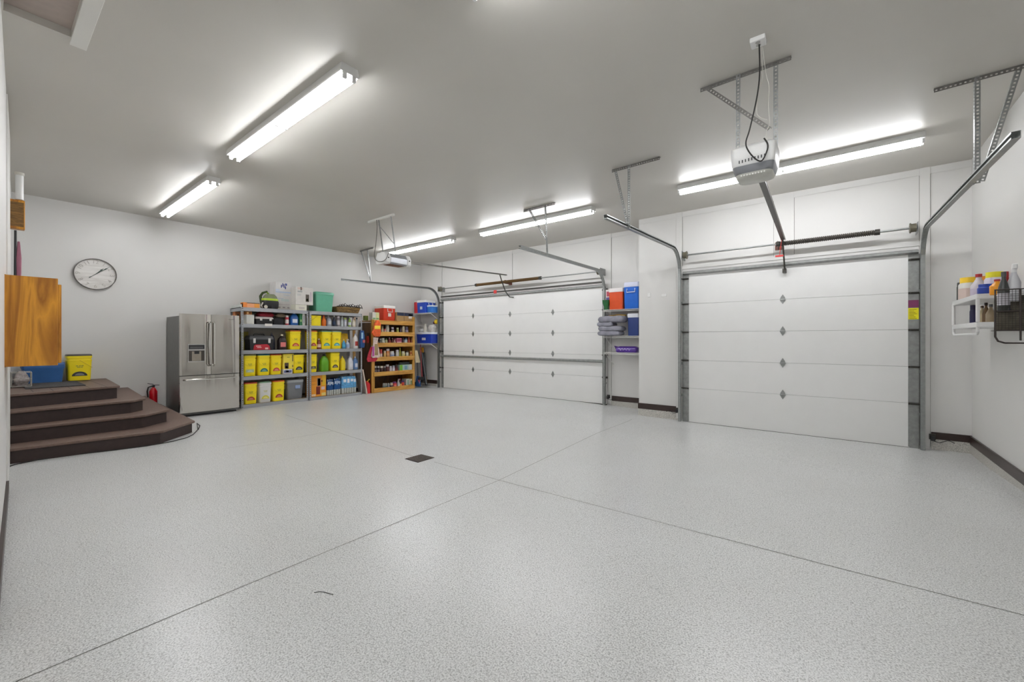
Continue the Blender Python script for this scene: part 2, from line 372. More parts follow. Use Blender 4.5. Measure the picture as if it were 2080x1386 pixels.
# tracks
CH = [(-.022,-.025),(.022,-.025),(.022,-.012),(.019,-.012),(.019,-.022),(-.019,-.022),(-.019,.022),(.019,.022),(.019,.012),(.022,.012),(.022,.025),(-.022,.025)]
def arc_path(xb, Yv, zbot, xh, yend, zend, zb, R=.38):
    # vertical leg at y = Yv, curve of radius R, then the rail running back to (xh, yend, zend)
    pts = [Vector((xb, Yv, zbot)), Vector((xb, Yv, 1.2)), Vector((xb, Yv, zb-R))]
    for i in range(1, 9):
        a = math.pi/2*i/8; pts.append(Vector((xb, Yv-R+R*math.cos(a), zb-R+R*math.sin(a))))
    pts.append(Vector((xh, yend, zend))); return pts
def track(label, pts, flip, hang):
    t = thing('door_track', label, 'track', pts[0], group=None)
    o = pts[0]; L = [p-o for p in pts]
    prof = [(a*flip, b) for a, b in CH]
    MB().sweep(L, prof).build('rail', GALV, t)
    zt = pts[0].z
    for z in (.45, 1.0, 1.55, 2.05):
        B(-.028, .028, .02, .062, z-.02, z+.02).build('wall_bracket', GALV, t)
    for (ca, cb, top, bot, b0, b1) in hang:
        m = MB(); m.angle(Vector(ca)-o, Vector(cb)-o, (0,0,-1), (0,1,0), .036); m.build('ceiling_angle', ANG, t, solid=.003)
        m = MB(); m.angle(Vector(top)-o, Vector(bot)-o, (1,0,0), (0,1,0), .034); m.build('hanger_strap', GALVD, t, solid=.003)
        m = MB(); m.angle(Vector(b0)-o, Vector(b1)-o, (1,0,0), (0,1,0), .034); m.build('hanger_brace', GALVD, t, solid=.003)
    return t
p = arc_path(.905, 7.46, -.055, .95, 4.2, 2.715, 2.76)
track('galvanised track of the single door beside the corner wall', p, -1, [((.709,5.25,HC-.002),(1.24,5.23,HC-.002),(.955,5.24,HC),(.955,5.24,2.70),(1.19,5.26,HC-.02),(.985,5.26,2.72))])
p = arc_path(-2.11, 7.46, -.05, -2.12, 4.52, 2.81, 2.90)
track('galvanised track of the single door beside the pier', p, 1, [((-2.319,5.14,HC-.002),(-1.688,5.13,HC-.002),(-2.1,5.136,HC),(-2.1,5.136,2.80),(-2.29,5.15,HC-.02),(-2.12,5.15,2.84))])
p = arc_path(-3.80, 8.04, .0, -3.75, 5.02, 2.766, 2.785)
track('galvanised track of the double door beside the wire shelves', p, -1, [((-4.25,5.80,HC-.002),(-3.605,5.78,HC-.002),(-3.82,5.80,HC),(-3.78,5.80,2.78),(-4.15,5.81,HC-.02),(-3.80,5.81,3.02))])
p = arc_path(-8.90, 8.04, .0, -8.95, 5.12, 2.751, 2.80)
track('galvanised track of the double door near the wooden rack', p, 1, [((-9.45,5.9,HC-.002),(-8.83,5.87,HC-.002),(-9.13,5.89,HC),(-8.98,5.89,2.78),(-9.42,5.9,HC-.02),(-9.0,5.9,2.82))])

def torsion(label, xa, xb, Y, z, sa, sb, wallY, cbx, springcol):
    t = thing('torsion_shaft', label, 'spring shaft', (xa, Y, z))
    MB().cyl((0,0,0), (xb-xa,0,0), .0135, 12).build('shaft', GALV, t, smooth=True)
    for x in (xa+.02, xb-.02):
        m = MB(); dx = x-xa; s = 1 if x == xa+.02 else -1
        m.cyl((dx,0,0), (dx+s*.05,0,0), .055, 16); m.cyl((dx+s*.05,0,0), (dx+s*.062,0,0), .066, 16); m.build('cable_drum', mat('cast_drum_metal', (112,108,92), .5, .5), t, smooth=True)
        m = MB(); m.box(dx-s*.012, dx-s*.016, -.05, wallY-Y, -.07, .07); m.build('bearing_plate', GALVD, t)
    # coil
    n = int((sb-sa)/.022); pts = []
    for i in range(n*8+1):
        a = 2*math.pi*i/8; pts.append((sa-xa+(sb-sa)*i/(n*8), .03*math.cos(a), .03*math.sin(a)-.0))
    MB().tube(pts, .0085, 5).build('spring', springcol, t, smooth=True)
    MB().cyl((sa-xa,0,0), (sb-xa,0,0), .027, 12).build('spring_core', mat('spring_core_dark', (48,44,40), .6, .3), t)
    for q_ in (sa-xa-.03, sb-xa-.02): MB().cyl((q_,0,0), (q_+.05,0,0), .04, 12).build('winding_cone', DARKM, t)
    m = MB(); m.box(cbx-xa-.004, cbx-xa+.004, -.02, wallY-Y-.0, -.045, .045); m.box(cbx-xa-.05, cbx-xa+.05, wallY-Y-.006, wallY-Y, -.06, .06); m.build('centre_bracket', mat('red_brown_bracket', (110,70,60), .5, .2), t)
    return t
torsion('torsion spring shaft above the single garage door', -2.06, .86, 7.42, 2.81, -.66, .46, YD1-.012, -.67, mat('single_spring_steel', (78,74,68), .45, .5))
torsion('torsion spring shaft above the double garage door', -8.82, -3.84, 7.98, 2.795, -7.38, -5.38, YD2-.012, -6.42, mat('double_spring_steel', (112,86,52), .5, .4))

# ---------------------------------------------------------------- door openers
def opener(label, x, ya, yb, z0, z1, rail_end, kind):
    t = thing('garage_door_opener', label, 'door opener', (x, ya, z0)); L = yb-ya; H = z1-z0; hw_ = .15
    m = MB()
    if kind == 1:
        m.loft([(.085, hw_*.96, L/2-.01, .03), (.10, hw_, L/2, .03), (H*.7, hw_*1.04, L/2+.004, .035), (H-.02, hw_*1.06, L/2, .04), (H, hw_*.98, L/2-.02, .04)], 4, 0, L/2)
        m.build('motor_cover', WHITEP, t, smooth=True)
        MB().loft([(.03, hw_*.88, L/2-.03, .06), (.045, hw_*.92, L/2-.015, .05), (.085, hw_*.98, L/2-.004, .04)], 4, 0, L/2).build('grey_band', mat('opener_grey_band', (128,130,134), .45), t, smooth=True)
        MB().loft([(0, hw_*.72, L/2-.07, .05), (.012, hw_*.84, L/2-.04, .06), (.03, hw_*.88, L/2-.03, .06)], 4, 0, L/2).build('light_lens', mat('opener_light_lens', (196,196,188), .3), t, smooth=True)
        m = MB()
        for i in range(9): m.box(-.095+i*.022, -.087+i*.022, -.004, .012, .105+.0012*i, .128+.0012*i)
        m.build('vent_slots', BLACK, t)
        m = MB()
        for i in range(9): m.cyl((-.08+.02*i, .028, .010), (-.08+.02*i, .022, .012), .006, 8)
        m.build('lens_dots', mat('lens_dot_white', (236,236,230), .3), t)
    else:
        m.prism([(-hw_, .02), (-hw_*.8, 0), (hw_*.8, 0), (hw_, .02), (hw_, H*.6), (hw_*.7, H), (-hw_*.7, H), (-hw_, H*.6)], 'y', .11, L-.09)
        m.build('motor_cover', mat('opener_metal_side', (166,168,172), .35, .5), t, bevel=.004)
        for a, b, in ((0, .11), (L-.09, L)):
            MB().prism([(-hw_*1.04, .02), (-hw_*.8, -.008), (hw_*.8, -.008), (hw_*1.04, .02), (hw_*1.04, H*.62), (hw_*.72, H+.01), (-hw_*.72, H+.01), (-hw_*1.04, H*.62)], 'y', a, b).build('end_cap', WHITEP, t, bevel=.012)
        B(-hw_*.6, hw_*.6, .12, L-.12, -.006, .004).build('light_lens', mat('brown_opener_underside', (112,74,52), .5), t)
        for q_ in (.055, L-.045): MB().cyl((hw_*.9, q_, H*.5), (hw_*1.1, q_, H*.5), .012, 10).build('cap_screw', BLACK, t)
    re = Vector(rail_end)-Vector((x, ya, z0)); r0 = Vector((0.0, L-.03, H*.55))
    m = MB(); m.bar(r0, re, .05, .022); m.build('rail', DARKM, t)
    m = MB(); m.bar(r0+Vector((.034,0,-.012)), re+Vector((.034,0,-.012)), .006, .006); m.build('drive_chain', mat('chain_steel', (140,136,128), .4, .6), t)
    return t, Vector((x, ya, z0))
t1, o1 = opener('white opener hanging before the single garage door', -.51, 3.76, 4.08, 2.675, 2.925, (-.60, 7.38, 2.865), 1)
m = MB(); m.angle(Vector((-.943,3.965,HC-.002))-o1, Vector((-.266,3.945,HC-.002))-o1, (0,0,-1), (0,1,0), .034); m.build('ceiling_angle', ANG, t1, solid=.003)
for x in (-.655, -.385):
    m = MB(); m.angle(Vector((x,3.95,HC))-o1, Vector((x,3.93,2.86))-o1, (1,0,0), (0,1,0), .032); m.build('hanger_strap', GALVD, t1, solid=.003)
m = MB(); m.angle(Vector((-.87,3.945,HC-.02))-o1, Vector((-.40,3.925,3.08))-o1, (0,1,0), (0,0,-1), .032); m.build('hanger_brace', ANG, t1, solid=.003)
# arm from rail to door
m = MB(); m.tube([Vector((-.60,7.33,2.85))-o1, Vector((-.595,7.36,2.72))-o1, Vector((-.59,7.40,2.58))-o1, Vector((-.585,7.48,2.42))-o1], .012, 6); m.box(-.595-o1.x-.02, -.595-o1.x+.03, 7.47-o1.y, 7.53-o1.y, 2.38-o1.z, 2.44-o1.z)
m.build('door_arm', DARKM, t1)
hp = on_y(1583, 520, 7.30); m = MB(); m.tube([Vector((-.61,7.30,2.84))-o1, hp-o1], .004, 6); m.box(hp.x-.05-o1.x, hp.x+.05-o1.x, 7.29-o1.y, 7.31-o1.y, hp.z-.014-o1.z, hp.z+.01-o1.z); m.build('release_handle', mat('red_release_handle', (200,50,46), .5), t1)
ANG = mat('dark_angle_iron', (128,126,122), .45, .5, .1, 20)
def cord(name, label, uvs, Y, r, mt, cat='cord', parent=None):
    pts = [on_y(u, v, Y if not isinstance(Y, (list, tuple)) else Y[i]) for i, (u, v) in enumerate(uvs)]
    # smooth with Catmull-Rom
    q = []
    for i in range(len(pts)-1):
        p0, p1, p2, p3 = pts[max(i-1,0)], pts[i], pts[i+1], pts[min(i+2, len(pts)-1)]
        for s in range(5):
            t = s/5; q.append(.5*((2*p1)+(p2-p0)*t+(2*p0-5*p1+4*p2-p3)*t*t+(3*p1-p0-3*p2+p3)*t**3))
    q.append(pts[-1]); o = q[0].copy()
    ob = MB().tube([p-o for p in q], r, 6).build(name, mt, None, smooth=True, loc=o)
    return tag(ob, label, cat) if label else ob
cord('power_cord', 'dark power cord hanging from the ceiling outlet to the opener', [(1542,88),(1543,150),(1537,200),(1523,262),(1515,290),(1521,308),(1536,324),(1548,326),(1558,306),(1559,292),(1552,281)], [3.59,3.6,3.62,3.66,3.68,3.7,3.72,3.735,3.74,3.745,3.755], .0055, BLACKR)
cord('control_wire', 'thin white wire dangling beside the opener brace', [(1549,96),(1556,150),(1562,175),(1561,215),(1563,250),(1557,266),(1556,281)], 3.64, .0022, OFFW)
cord('control_wire', 'looped white wire between ceiling outlet and brace', [(1547,96),(1549,160),(1541,182),(1537,225),(1543,238),(1558,243)], 3.63, .0022, OFFW)
to = thing('ceiling_outlet', 'white electrical outlet box on the ceiling above the opener', 'outlet', (-.447, 3.583, HC))
B(-.05, .05, -.05, .05, -.035, 0).build('outlet_box', WHITEP, to, bevel=.006)
m = MB(); m.cyl((-.0, .015, -.036), (0, .015, -.038), .016, 12); m.cyl((0, -.022, -.036), (0, -.022, -.038), .016, 12); m.build('socket_face', mat('outlet_socket_grey', (170,168,164), .5), to)

t2, o2 = opener('opener hanging before the double garage door', -6.42, 4.42, 4.98, 2.735, 2.925, (-6.36, 7.95, 2.955), 2)
m = MB(); m.box(-6.98-o2.x, -6.2-o2.x, 4.52-o2.y, 4.56-o2.y, HC-.035-o2.z, HC-o2.z); m.build('ceiling_angle', TRIMW, t2)
for xa_, xb_, yb_ in ((-6.66, -6.47, 4.5), (-6.29, -6.37, 4.7)):
    m = MB(); m.angle(Vector((xa_,4.53,HC-.02))-o2, Vector((xb_,yb_,2.91))-o2, (1,0,0), (0,1,0), .026); m.build('hanger_strap', GALVD, t2, solid=.003)
m = MB(); m.bar(Vector((-6.66,4.54,HC-.12))-o2, Vector((-6.36,4.66,3.12))-o2, .026, .004); m.build('hanger_brace', GALVD, t2)
m = MB(); m.tube([Vector((-6.40,7.75,2.95))-o2, Vector((-6.41,7.85,2.78))-o2, Vector((-6.38,7.95,2.55))-o2, Vector((-6.33,8.05,2.42))-o2, Vector((-6.24,8.10,2.41))-o2], .013, 6); m.build('door_arm', DARKM, t2)
m = MB(); m.box(-6.55-o2.x, -6.47-o2.x, 7.7-o2.y, 7.72-o2.y, 2.49-o2.z, 2.57-o2.z); m.build('release_handle', MATS['red_release_handle'], t2)
cord('power_cord', 'thin grey cord looping from ceiling to the double door opener', [(765,447),(766,465),(763,500),(761,512),(761,524),(767,531),(777,531),(785,525),(789,514)], 4.4, .006, mat('grey_cord', (96,92,84), .6))

# ---------------------------------------------------------------- fluorescent fixtures
TUBE = mat('lit_fluorescent_tube', (251,252,255), .4, 0, 0, emit=TUBE_POWER)
def fixture(x0, x1, y, label):
    t = thing('fluorescent_light', label, 'ceiling light', ((x0+x1)/2, y, HC), group='fluorescent tube fixtures on the ceiling'); L = (x1-x0)/2
    MB().prism([(-.072, 0), (-.085, -.062), (-.078, -.07), (.078, -.07), (.085, -.062), (.072, 0)], 'x', -L, L).build('fixture_housing', WHITEP, t)
    for sx in (-1, 1):
        for sy in (-1, 1):
            MB().cyl((.02*sx, .04*sy, -.092), ((L-.03)*sx, .04*sy, -.092), .0175, 12).build('fluorescent_tube', TUBE, t, smooth=True)
    for x in (-L+.014, 0, L-.014):
        for sy in (-1, 1):
            B(x-.012, x+.012, .04*sy-.017, .04*sy+.017, -.116, -.068).build('tube_socket', WHITEP, t, bevel=.004)
    return t
fixture(-5.66, -3.14, 1.87, 'long lit tube light over the entry steps side, nearer the hatch')
fixture(-9.22, -6.76, 1.99, 'long lit tube light on the ceiling near the clock wall')
fixture(-9.12, -6.56, 6.36, 'lit tube light behind the double door opener')
fixture(-5.74, -3.20, 6.36, 'lit tube light over the middle of the double door')
fixture(-1.80, .78, 6.32, 'lit tube light before the single garage door')
fixture(-1.80, .70, 1.87, 'lit tube light at the very top edge of the ceiling view')

# ---------------------------------------------------------------- item builders (front faces +x, origin at the front centre of the base)
def cm(col, rough=.4, metal=0., name=None):
    return mat(name or 'plastic_%d_%d_%d' % tuple(col), col, rough, metal, .05, 9)
def yx(u, X): return on_x(u, 700, X).y
def zx(u, v, X): return on_x(u, v, X).z
def pail(y1, z, X, h, lidc, emb, label, w=.242, d=.26, handle=True, body=None, extra=None, group='yellow plastic pails on the steel shelving', rz=0.):
    t = thing('plastic_pail', label, 'bucket', (X, y1-w/2, z), rz, group)
    bm_ = body or YEL
    hx = lambda q: d/2*(.90+.07*q); hy = lambda q: w/2*(.88+.08*q)
    MB().loft([(0, hx(0)*.97, hy(0)*.97, .03), (.015, hx(0), hy(0), .035), (h*.74, hx(1), hy(1), .035), (h*.745, d/2*1.0, w/2*.985, .035), (h*.785, d/2*1.0, w/2*.985, .035), (h*.79, d/2*.93, w/2*.93, .035), (h*.85, d/2*.93, w/2*.93, .035), (h*.855, d/2, w/2, .035), (h*.94, d/2, w/2, .035)], 4, -d/2, 0).build('pail_body', bm_, t, smooth=True)
    l = MB().loft([(h*.94, d/2*.985, w/2*.985, .035), (h*.97, d/2*.985, w/2*.985, .035), (h, d/2*.93, w/2*.93, .03)], 4, -d/2, 0).build('lid', cm(lidc), t, smooth=True)
    xf = -d/2+hx(.45)+.0015; e = w*.30
    if emb is not None:
        m = MB()
        if len(emb) == 4: m.box(xf-.01, xf, -e, e, h*.17, h*.31)
        else: m.prism([(e*math.cos(a), h*.17+h*.17*math.sin(a)) for a in [math.pi*i/12 for i in range(13)]], 'x', xf-.012, xf)
        m.build('emblem', cm(emb[:3], name='emblem_%d_%d_%d' % tuple(emb[:3])), t)
        m = MB(); m.prism([(e*.62*math.cos(a), h*.19+h*.09*math.sin(a)) for a in [math.pi*i/8 for i in range(9)]], 'x', xf, xf+.0012)
        m.build('emblem_highlight', cm([min(255, int(c*.6+100)) for c in emb[:3]]), t)
    xf2 = -d/2+hx(.7)+.001; m = MB()
    for i, (a, b) in enumerate(((-.5,-.2),(-.1,.15),(.2,.5),(-.35,.1),(.15,.4))):
        zz = h*(.56 if i < 3 else .51); m.box(xf2-.006, xf2, a*e, b*e, zz-.006, zz+.006)
    m.build('printed_mark', cm((150,140,50) if body is None else (170,165,70)), t)
    if handle:
        pts = [(-d/2+d/2*1.0+.004, -w*.49+.0, h*.78), (.006, -w*.46, h*.60), (.008, -w*.25, h*.49), (.008, 0, h*.455), (.008, w*.25, h*.49), (.006, w*.46, h*.60), (.004, w*.49, h*.78)]
        MB().tube(pts, .0028, 6).build('bail_handle', cm((216,190,40)), t, smooth=True)
    return t
def carton(x0, x1, y0, y1, z0, z1, label, cat, col, name='cardboard_box', marks=(), tape=None, group=None, bevel=.004, lid=None):
    t = thing(name, label, cat, (x1, (y0+y1)/2, z0), 0, group); D = x1-x0; w2 = (y1-y0)/2; H = z1-z0
    B(-D, 0, -w2, w2, 0, H).build('box_body', cm(col, .6), t, bevel=bevel)
    for i, (a, b, c, d, colr) in enumerate(marks):   # fractions of the front face: y0 y1 z0 z1 colour
        B(0, .0015, -w2+2*w2*a, -w2+2*w2*b, H*c, H*d).build('printed_panel', cm(colr, .5), t)
    if tape: B(-D*.98, .001, -.02, .02, H, H+.0015).build('packing_tape', cm(tape, .4), t)
    return t
def container(kind, name, label, cat, yc, z, X, w, h, col, cap=None, lab=None, d=None, rz=0., group=None):
    t = thing(name, label, cat, (X, yc, z), rz, group); d = d or w; r = w/2; mb = MB(); bodym = cm(col, .35)
    if kind == 'can':
        mb.loft([(0, r*.94, r*.94, r), (.006, r, r, r), (h*.80, r, r, r), (h*.84, r*.7, r*.7, r)], 4, -r, 0); c0, cr = .80, r*.86
        ct = [(h*.82, cr, cr, cr), (h*.97, cr, cr, cr), (h, cr*.9, cr*.9, cr)]
    elif kind == 'jar':
        mb.loft([(0, r*.94, r*.94, r), (.005, r, r, r), (h*.72, r, r, r), (h*.80, r*.82, r*.82, r)], 4, -r, 0); cr = r*.86
        ct = [(h*.79, cr, cr, cr), (h, cr, cr, cr)]
    elif kind == 'bottle':
        mb.loft([(0, r*.94, r*.94, r), (.006, r, r, r), (h*.55, r, r, r), (h*.72, r*.6, r*.6, r), (h*.82, r*.36, r*.36, r), (h*.9, r*.34, r*.34, r)], 4, -r, 0); cr = r*.42
        ct = [(h*.88, cr, cr, cr), (h, cr, cr, cr)]
    elif kind == 'spray':
        mb.loft([(0, r*.94, r*.8, r), (.006, r, r*.9, r), (h*.5, r, r*.9, r), (h*.72, r*.5, r*.4, r), (h*.78, r*.34, r*.34, r)], 4, -r, 0); cr = r*.4
        ct = [(h*.77, cr, cr, cr), (h*.85, cr*.9, cr*.9, cr), (h*.87, cr*1.5, cr*.9, .01, cr*.6), (h*.97, cr*1.6, cr*.8, .01, cr*.7), (h, cr*.8, cr*.6, .01)]
    elif kind == 'jug':
        mb.loft([(0, d/2*.92, r*.94, .03), (.012, d/2, r, .035), (h*.58, d/2, r, .035), (h*.72, d/2*.85, r*.86, .04), (h*.84, d/2*.45, r*.5, .03), (h*.9, d/2*.25, r*.28, .03)], 4, -d/2, 0); cr = min(r*.32, .028)
        ct = [(h*.89, cr, cr, cr), (h, cr*.95, cr*.95, cr)]
    mb.build('bottle_body' if kind != 'jar' else 'jar_body', bodym, t, smooth=True)
    if cap is not None: MB().loft(ct, 4, -(d/2 if kind == 'jug' else r), 0).build('cap' if kind != 'jar' else 'lid', cm(cap, .4), t, smooth=True)
    if lab is not None:
        if kind == 'jug': B(-.004, .0015, -r*.62, r*.62, h*.18, h*.48).build('paper_label', cm(lab, .55), t)
        else: MB().loft([(h*.16, r*1.01, r*(.92 if kind == 'spray' else 1.01), r), (h*(.46 if kind in ('bottle','spray') else .58), r*1.01, r*(.92 if kind == 'spray' else 1.01), r)], 4, -r, 0).build('paper_label', cm(lab, .55), t, smooth=True)
    if kind == 'jug' : MB().tube([(-d/2, r*.35, h*.86), (-d/2, r*.75, h*.80), (-d/2, r*.86, h*.66), (-d/2, r*.8, h*.56)], .011, 6).build('grip', bodym, t, smooth=True)
    return t
def cooler(x0, x1, y0, y1, z0, z1, label, body, lidc, facing='x', name='cooler', hands=True, badge=None, group=None, front=None):
    if front: hands = False
    W = (y1-y0) if facing == 'x' else (x1-x0); D = (x1-x0) if facing == 'x' else (y1-y0); H = z1-z0
    loc = (x1, (y0+y1)/2, z0) if facing == 'x' else ((x0+x1)/2, y0, z0); rz = 0 if facing == 'x' else -math.pi/2
    t = thing(name, label, 'cooler', loc, rz, group)
    bd = MB().loft([(0, D/2*.9, W/2*.93, .02), (.01, D/2*.92, W/2*.94, .025), (H*.82, D/2*.97, W/2*.98, .025)], 3, -D/2, 0).build('cooler_body', cm(body), t, smooth=True)
    MB().loft([(H*.82, D/2, W/2, .025), (H*.95, D/2, W/2, .025), (H, D/2*.95, W/2*.96, .02)], 3, -D/2, 0).build('lid', cm(lidc), t, smooth=True)
    if hands:
        for s in ((1,) if facing == 'x' else (1,)):
            pts = [(.0, -.07, H*.78), (.018, -.072, H*.58), (.018, .072, H*.58), (.0, .07, H*.78)]
            if facing == 'y': pts = [(-D/2-p[1], -W/2-p[0] if False else -W/2-p[0], p[2]) for p in pts]; pts = [(a, -b, c) for a, b, c in pts]
            MB().tube(pts, .009, 6).build('handle', cm(lidc), t, smooth=True)
    if front: MB().tube([(.0, -.08, H*.76), (.014, -.082, H*.62), (.014, .082, H*.62), (.0, .08, H*.76)], .010, 6).build('handle', cm(lidc), t, smooth=True)
    if badge: B(-D*.04-.012, .002-D*.02, -W*.12, W*.12, H*.28, H*.5).build('badge', cm(badge), t)
    return t

# ---------------------------------------------------------------- oak cabinet and things near the entry steps
OAK = wood('golden_oak', (150,92,14), (208,144,40), 'Z', 5.5, .35)
cab = thing('wall_cabinet', 'golden oak wall cabinet hung above the entry steps', 'cabinet', (-5.3, back_y(-5.3), 1.14))
B(-.58, 0, .004, .305, 0, .75).build('cabinet_body', OAK, cab, bevel=.003)
dr = B(-.575, -.004, .305, .326, .02, .70).build('door', OAK, cab, bevel=.003)
B(-.02, -.001, .0, .018, -.003, .753).build('scribe_moulding', OAK, cab)
lb = thing('wooden_chime_box', 'brown wooden box high on the wall above the oak cabinet', 'box', (-7.95, back_y(-7.95), 2.73))
B(-.10, .0, .0, .13, 0, .36).build('box_frame', OAK, lb, bevel=.004)
B(-.001, .003, .012, .12, .03, .33).build('cloth_panel', wood('brown_weave', (96,70,36), (140,104,54), 'Y', 40, .8), lb)
vp = thing('vent_pipe', 'white capped pipe on the wall over the wooden box', 'pipe', (-7.98, back_y(-7.98)+.085, 3.10))
MB().cyl((0,0,0), (0,0,.30), .035, 14).build('pipe_body', WHITEP, vp, smooth=True)
MB().cyl((0,0,.30), (0,0,.335), .042, 14).build('pipe_cap', OFFW, vp, smooth=True)
mp_ = thing('hanging_mop', 'mauve and black mop hanging flat along the near wall', 'mop', (-7.9, back_y(-7.9)+.05, 1.95))
MB().tube([(0,0,0), (0,.004,.75)], .011, 8).build('mop_handle', BLACK, mp_, smooth=True)
MB().loft([(.12,.02,.012,.01), (.2,.03,.02,.01), (.42,.03,.022,.01), (.62,.012,.01,.01)], 3, -.02, .03).build('mop_cloth', cm((150,96,112), .9), mp_, smooth=True)

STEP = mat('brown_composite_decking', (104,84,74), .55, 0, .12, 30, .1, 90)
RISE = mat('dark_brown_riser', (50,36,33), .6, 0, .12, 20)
stt = thing('staircase', 'dark brown four step composite entry stairs against the wall', 'stairs', (0,0,0))
ST = [(.17, (-7.09,.20), (-6.94,1.483), (-7.42,1.947), 2.07), (.345, (-7.40,.20), (-7.36,1.379), (-7.65,1.703), 1.85), (.52, (-7.62,.20), (-7.69,1.318), (-7.86,1.478), 1.62), (.70, (-7.86,.21), None, (-8.12,1.245), 1.34)]
zp = 0.
for z, a, kk, cn, yb in ST:
    poly = [a]+([kk] if kk else [])+[cn, (XW+.005, yb), (XW+.005, .305)]
    c = Vector((-9.0, .8))
    def ins(p, e): return (p[0]-e if p[0] > -9.8 else p[0], p[1]-e if p[1] > .5 else p[1])
    rp = [ins(p, .028) for p in poly]
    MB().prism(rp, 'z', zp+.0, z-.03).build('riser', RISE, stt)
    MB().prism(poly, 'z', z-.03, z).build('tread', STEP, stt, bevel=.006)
    zp = z
gm = MB()
for i in range(5):
    yy = .42+i*.17; gm.box(-9.8, -7.98-.0*i, yy-.003, yy+.003, .7005, .7015)
gm.build('board_gap', RISE, stt)
mt_ = B(-.55, .55, -.28, .28, 0, .012).build('door_mat', mat('grey_speckled_mat', (62,60,60), .95, 0, .4, 60), None, loc=(-9.05, .66, .7)); tag(mt_, 'dark speckled mat lying on the top stair landing', 'mat')
pail(1.13, .713, -9.50, .415, (60,52,48), (50,52,46), 'yellow pail with black emblem standing on the stair landing', w=.29, d=.27, handle=False).name = 'plastic_pail'
ob = [o for o in bpy.data.objects if o.name == 'plastic_pail'][0]; del ob['group']
MB().tube([(.006,.0,.32), (.012,.06,.27), (.012,.14,.2)], .004, 6).build('bail_handle', cm((216,190,40)), ob, smooth=True)
bt = thing('storage_tote', 'blue plastic tote under the oak cabinet on the landing', 'storage box', (-9.42, .60, .713))
MB().loft([(0,.16,.19,.03),(.2,.18,.21,.03),(.22,.19,.22,.03),(.27,.19,.22,.03)], 4, -.18, 0).build('tote_body', cm((58,104,164)), bt, smooth=True)
MB().loft([(.27,.195,.225,.03),(.30,.185,.215,.03)], 4, -.18, 0).build('lid', cm((50,92,150)), bt, smooth=True)
wc = thing('wire_crate', 'small wire crate of crumpled packaging beside the blue tote', 'crate', (-8.95, .36, .713))
m = MB()
for z in (.0, .10, .19): m.tube([(-.12,-.09,z+.005), (.12,-.09,z+.005), (.12,.09,z+.005), (-.12,.09,z+.005), (-.12,-.09,z+.005)], .005, 5)
for i in range(5):
    x = -.12+.06*i
    for y in (-.09, .09): m.tube([(x,y,.005), (x,y,.195)], .0035, 5)
m.build('wire_frame', cm((176,172,164), .4), wc)
MB().loft([(.01,.08,.05,.03),(.08,.10,.075,.03),(.15,.07,.06,.03),(.21,.05,.03,.02)], 3).build('crumpled_packaging', mat('crumpled_grey', (150,142,140), .8, 0, .35, 30, .6, 30), wc, smooth=True)
fe = thing('fire_extinguisher', 'red fire extinguisher standing between stairs and refrigerator', 'fire extinguisher', (-9.78, 1.945, .171))
MB().loft([(.0,.052,.052,.06),(.02,.058,.058,.06),(.25,.058,.058,.06),(.30,.035,.035,.04),(.32,.018,.018,.02),(.33,.018,.018,.02)], 5).build('cylinder_body', cm((190,16,30), .25), fe, smooth=True)
m = MB(); m.box(-.02,.02,-.02,.02,.33,.36); m.bar((0,-.01,.365),(0,.085,.36),.018,.01); m.bar((0,.0,.38),(0,-.08,.40),.018,.01); m.build('valve_handle', BLACK, fe)
MB().tube([(0,-.02,.35),(0,-.07,.33),(0,-.085,.26),(0,-.075,.15)], .011, 7).build('hose', BLACKR, fe, smooth=True)
pts = [(-7.55,2.02,.008)]
for u, v in ((400,861),(406,866),(403,873),(398,878),(392,884),(380,890),(350,898),(300,907),(230,916),(150,925),(80,935),(30,945),(14,951)):
    p = on_z(u, v, 0); pts.append((p.x, p.y, .007))
q = MB().tube([Vector(p)-Vector(pts[0]) for p in pts], .0055, 6).build('extension_cable', BLACKR, None, smooth=True, loc=pts[0]); tag(q, 'thin dark cable lying on the floor around the stairs', 'cable')
p = [on_z(u, v, .002) for u, v in ((638,1204),(648,1202.5),(658,1203),(668,1206),(677,1208))]
q = MB().tube([a-p[0] for a in p], .0016, 5).build('loose_thread', BLACKR, None, loc=p[0]); tag(q, 'short dark thread lying on the open floor', 'thread')

# ---------------------------------------------------------------- wall clock
ck = thing('wall_clock', 'round white wall clock with grey rim and green hands', 'clock', (XW, 1.207, 2.47)); R = .262
def disc(m, x0, x1, r, n=48):
    return m.add([(x, r*math.cos(2*math.pi*i/n), r*math.sin(2*math.pi*i/n)) for x in (x0, x1) for i in range(n)], [tuple(range(n))[::-1], tuple(range(n, 2*n))]+[(i, (i+1) % n, n+(i+1) % n, n+i) for i in range(n)])
disc(MB(), .0, .02, R-.006).build('clock_face', wood('white_washed_board', (208,205,200), (226,224,220), 'Y', 9, .6), ck)
m = MB(); n = 48; rr = [(R-.01, .018), (R, .0), (R, .045), (R-.01, .045)]
m.add([(x, r*math.cos(2*math.pi*i/n), r*math.sin(2*math.pi*i/n)) for (r, x) in rr for i in range(n)], [(j*n+i, j*n+(i+1) % n, ((j+1) % 4)*n+(i+1) % n, ((j+1) % 4)*n+i) for j in range(4) for i in range(n)])
m.build('clock_rim', mat('pewter_rim', (96,92,88), .4, .6), ck, smooth=True)
NUM = mat('raised_numeral_white', (188,184,178), .6)
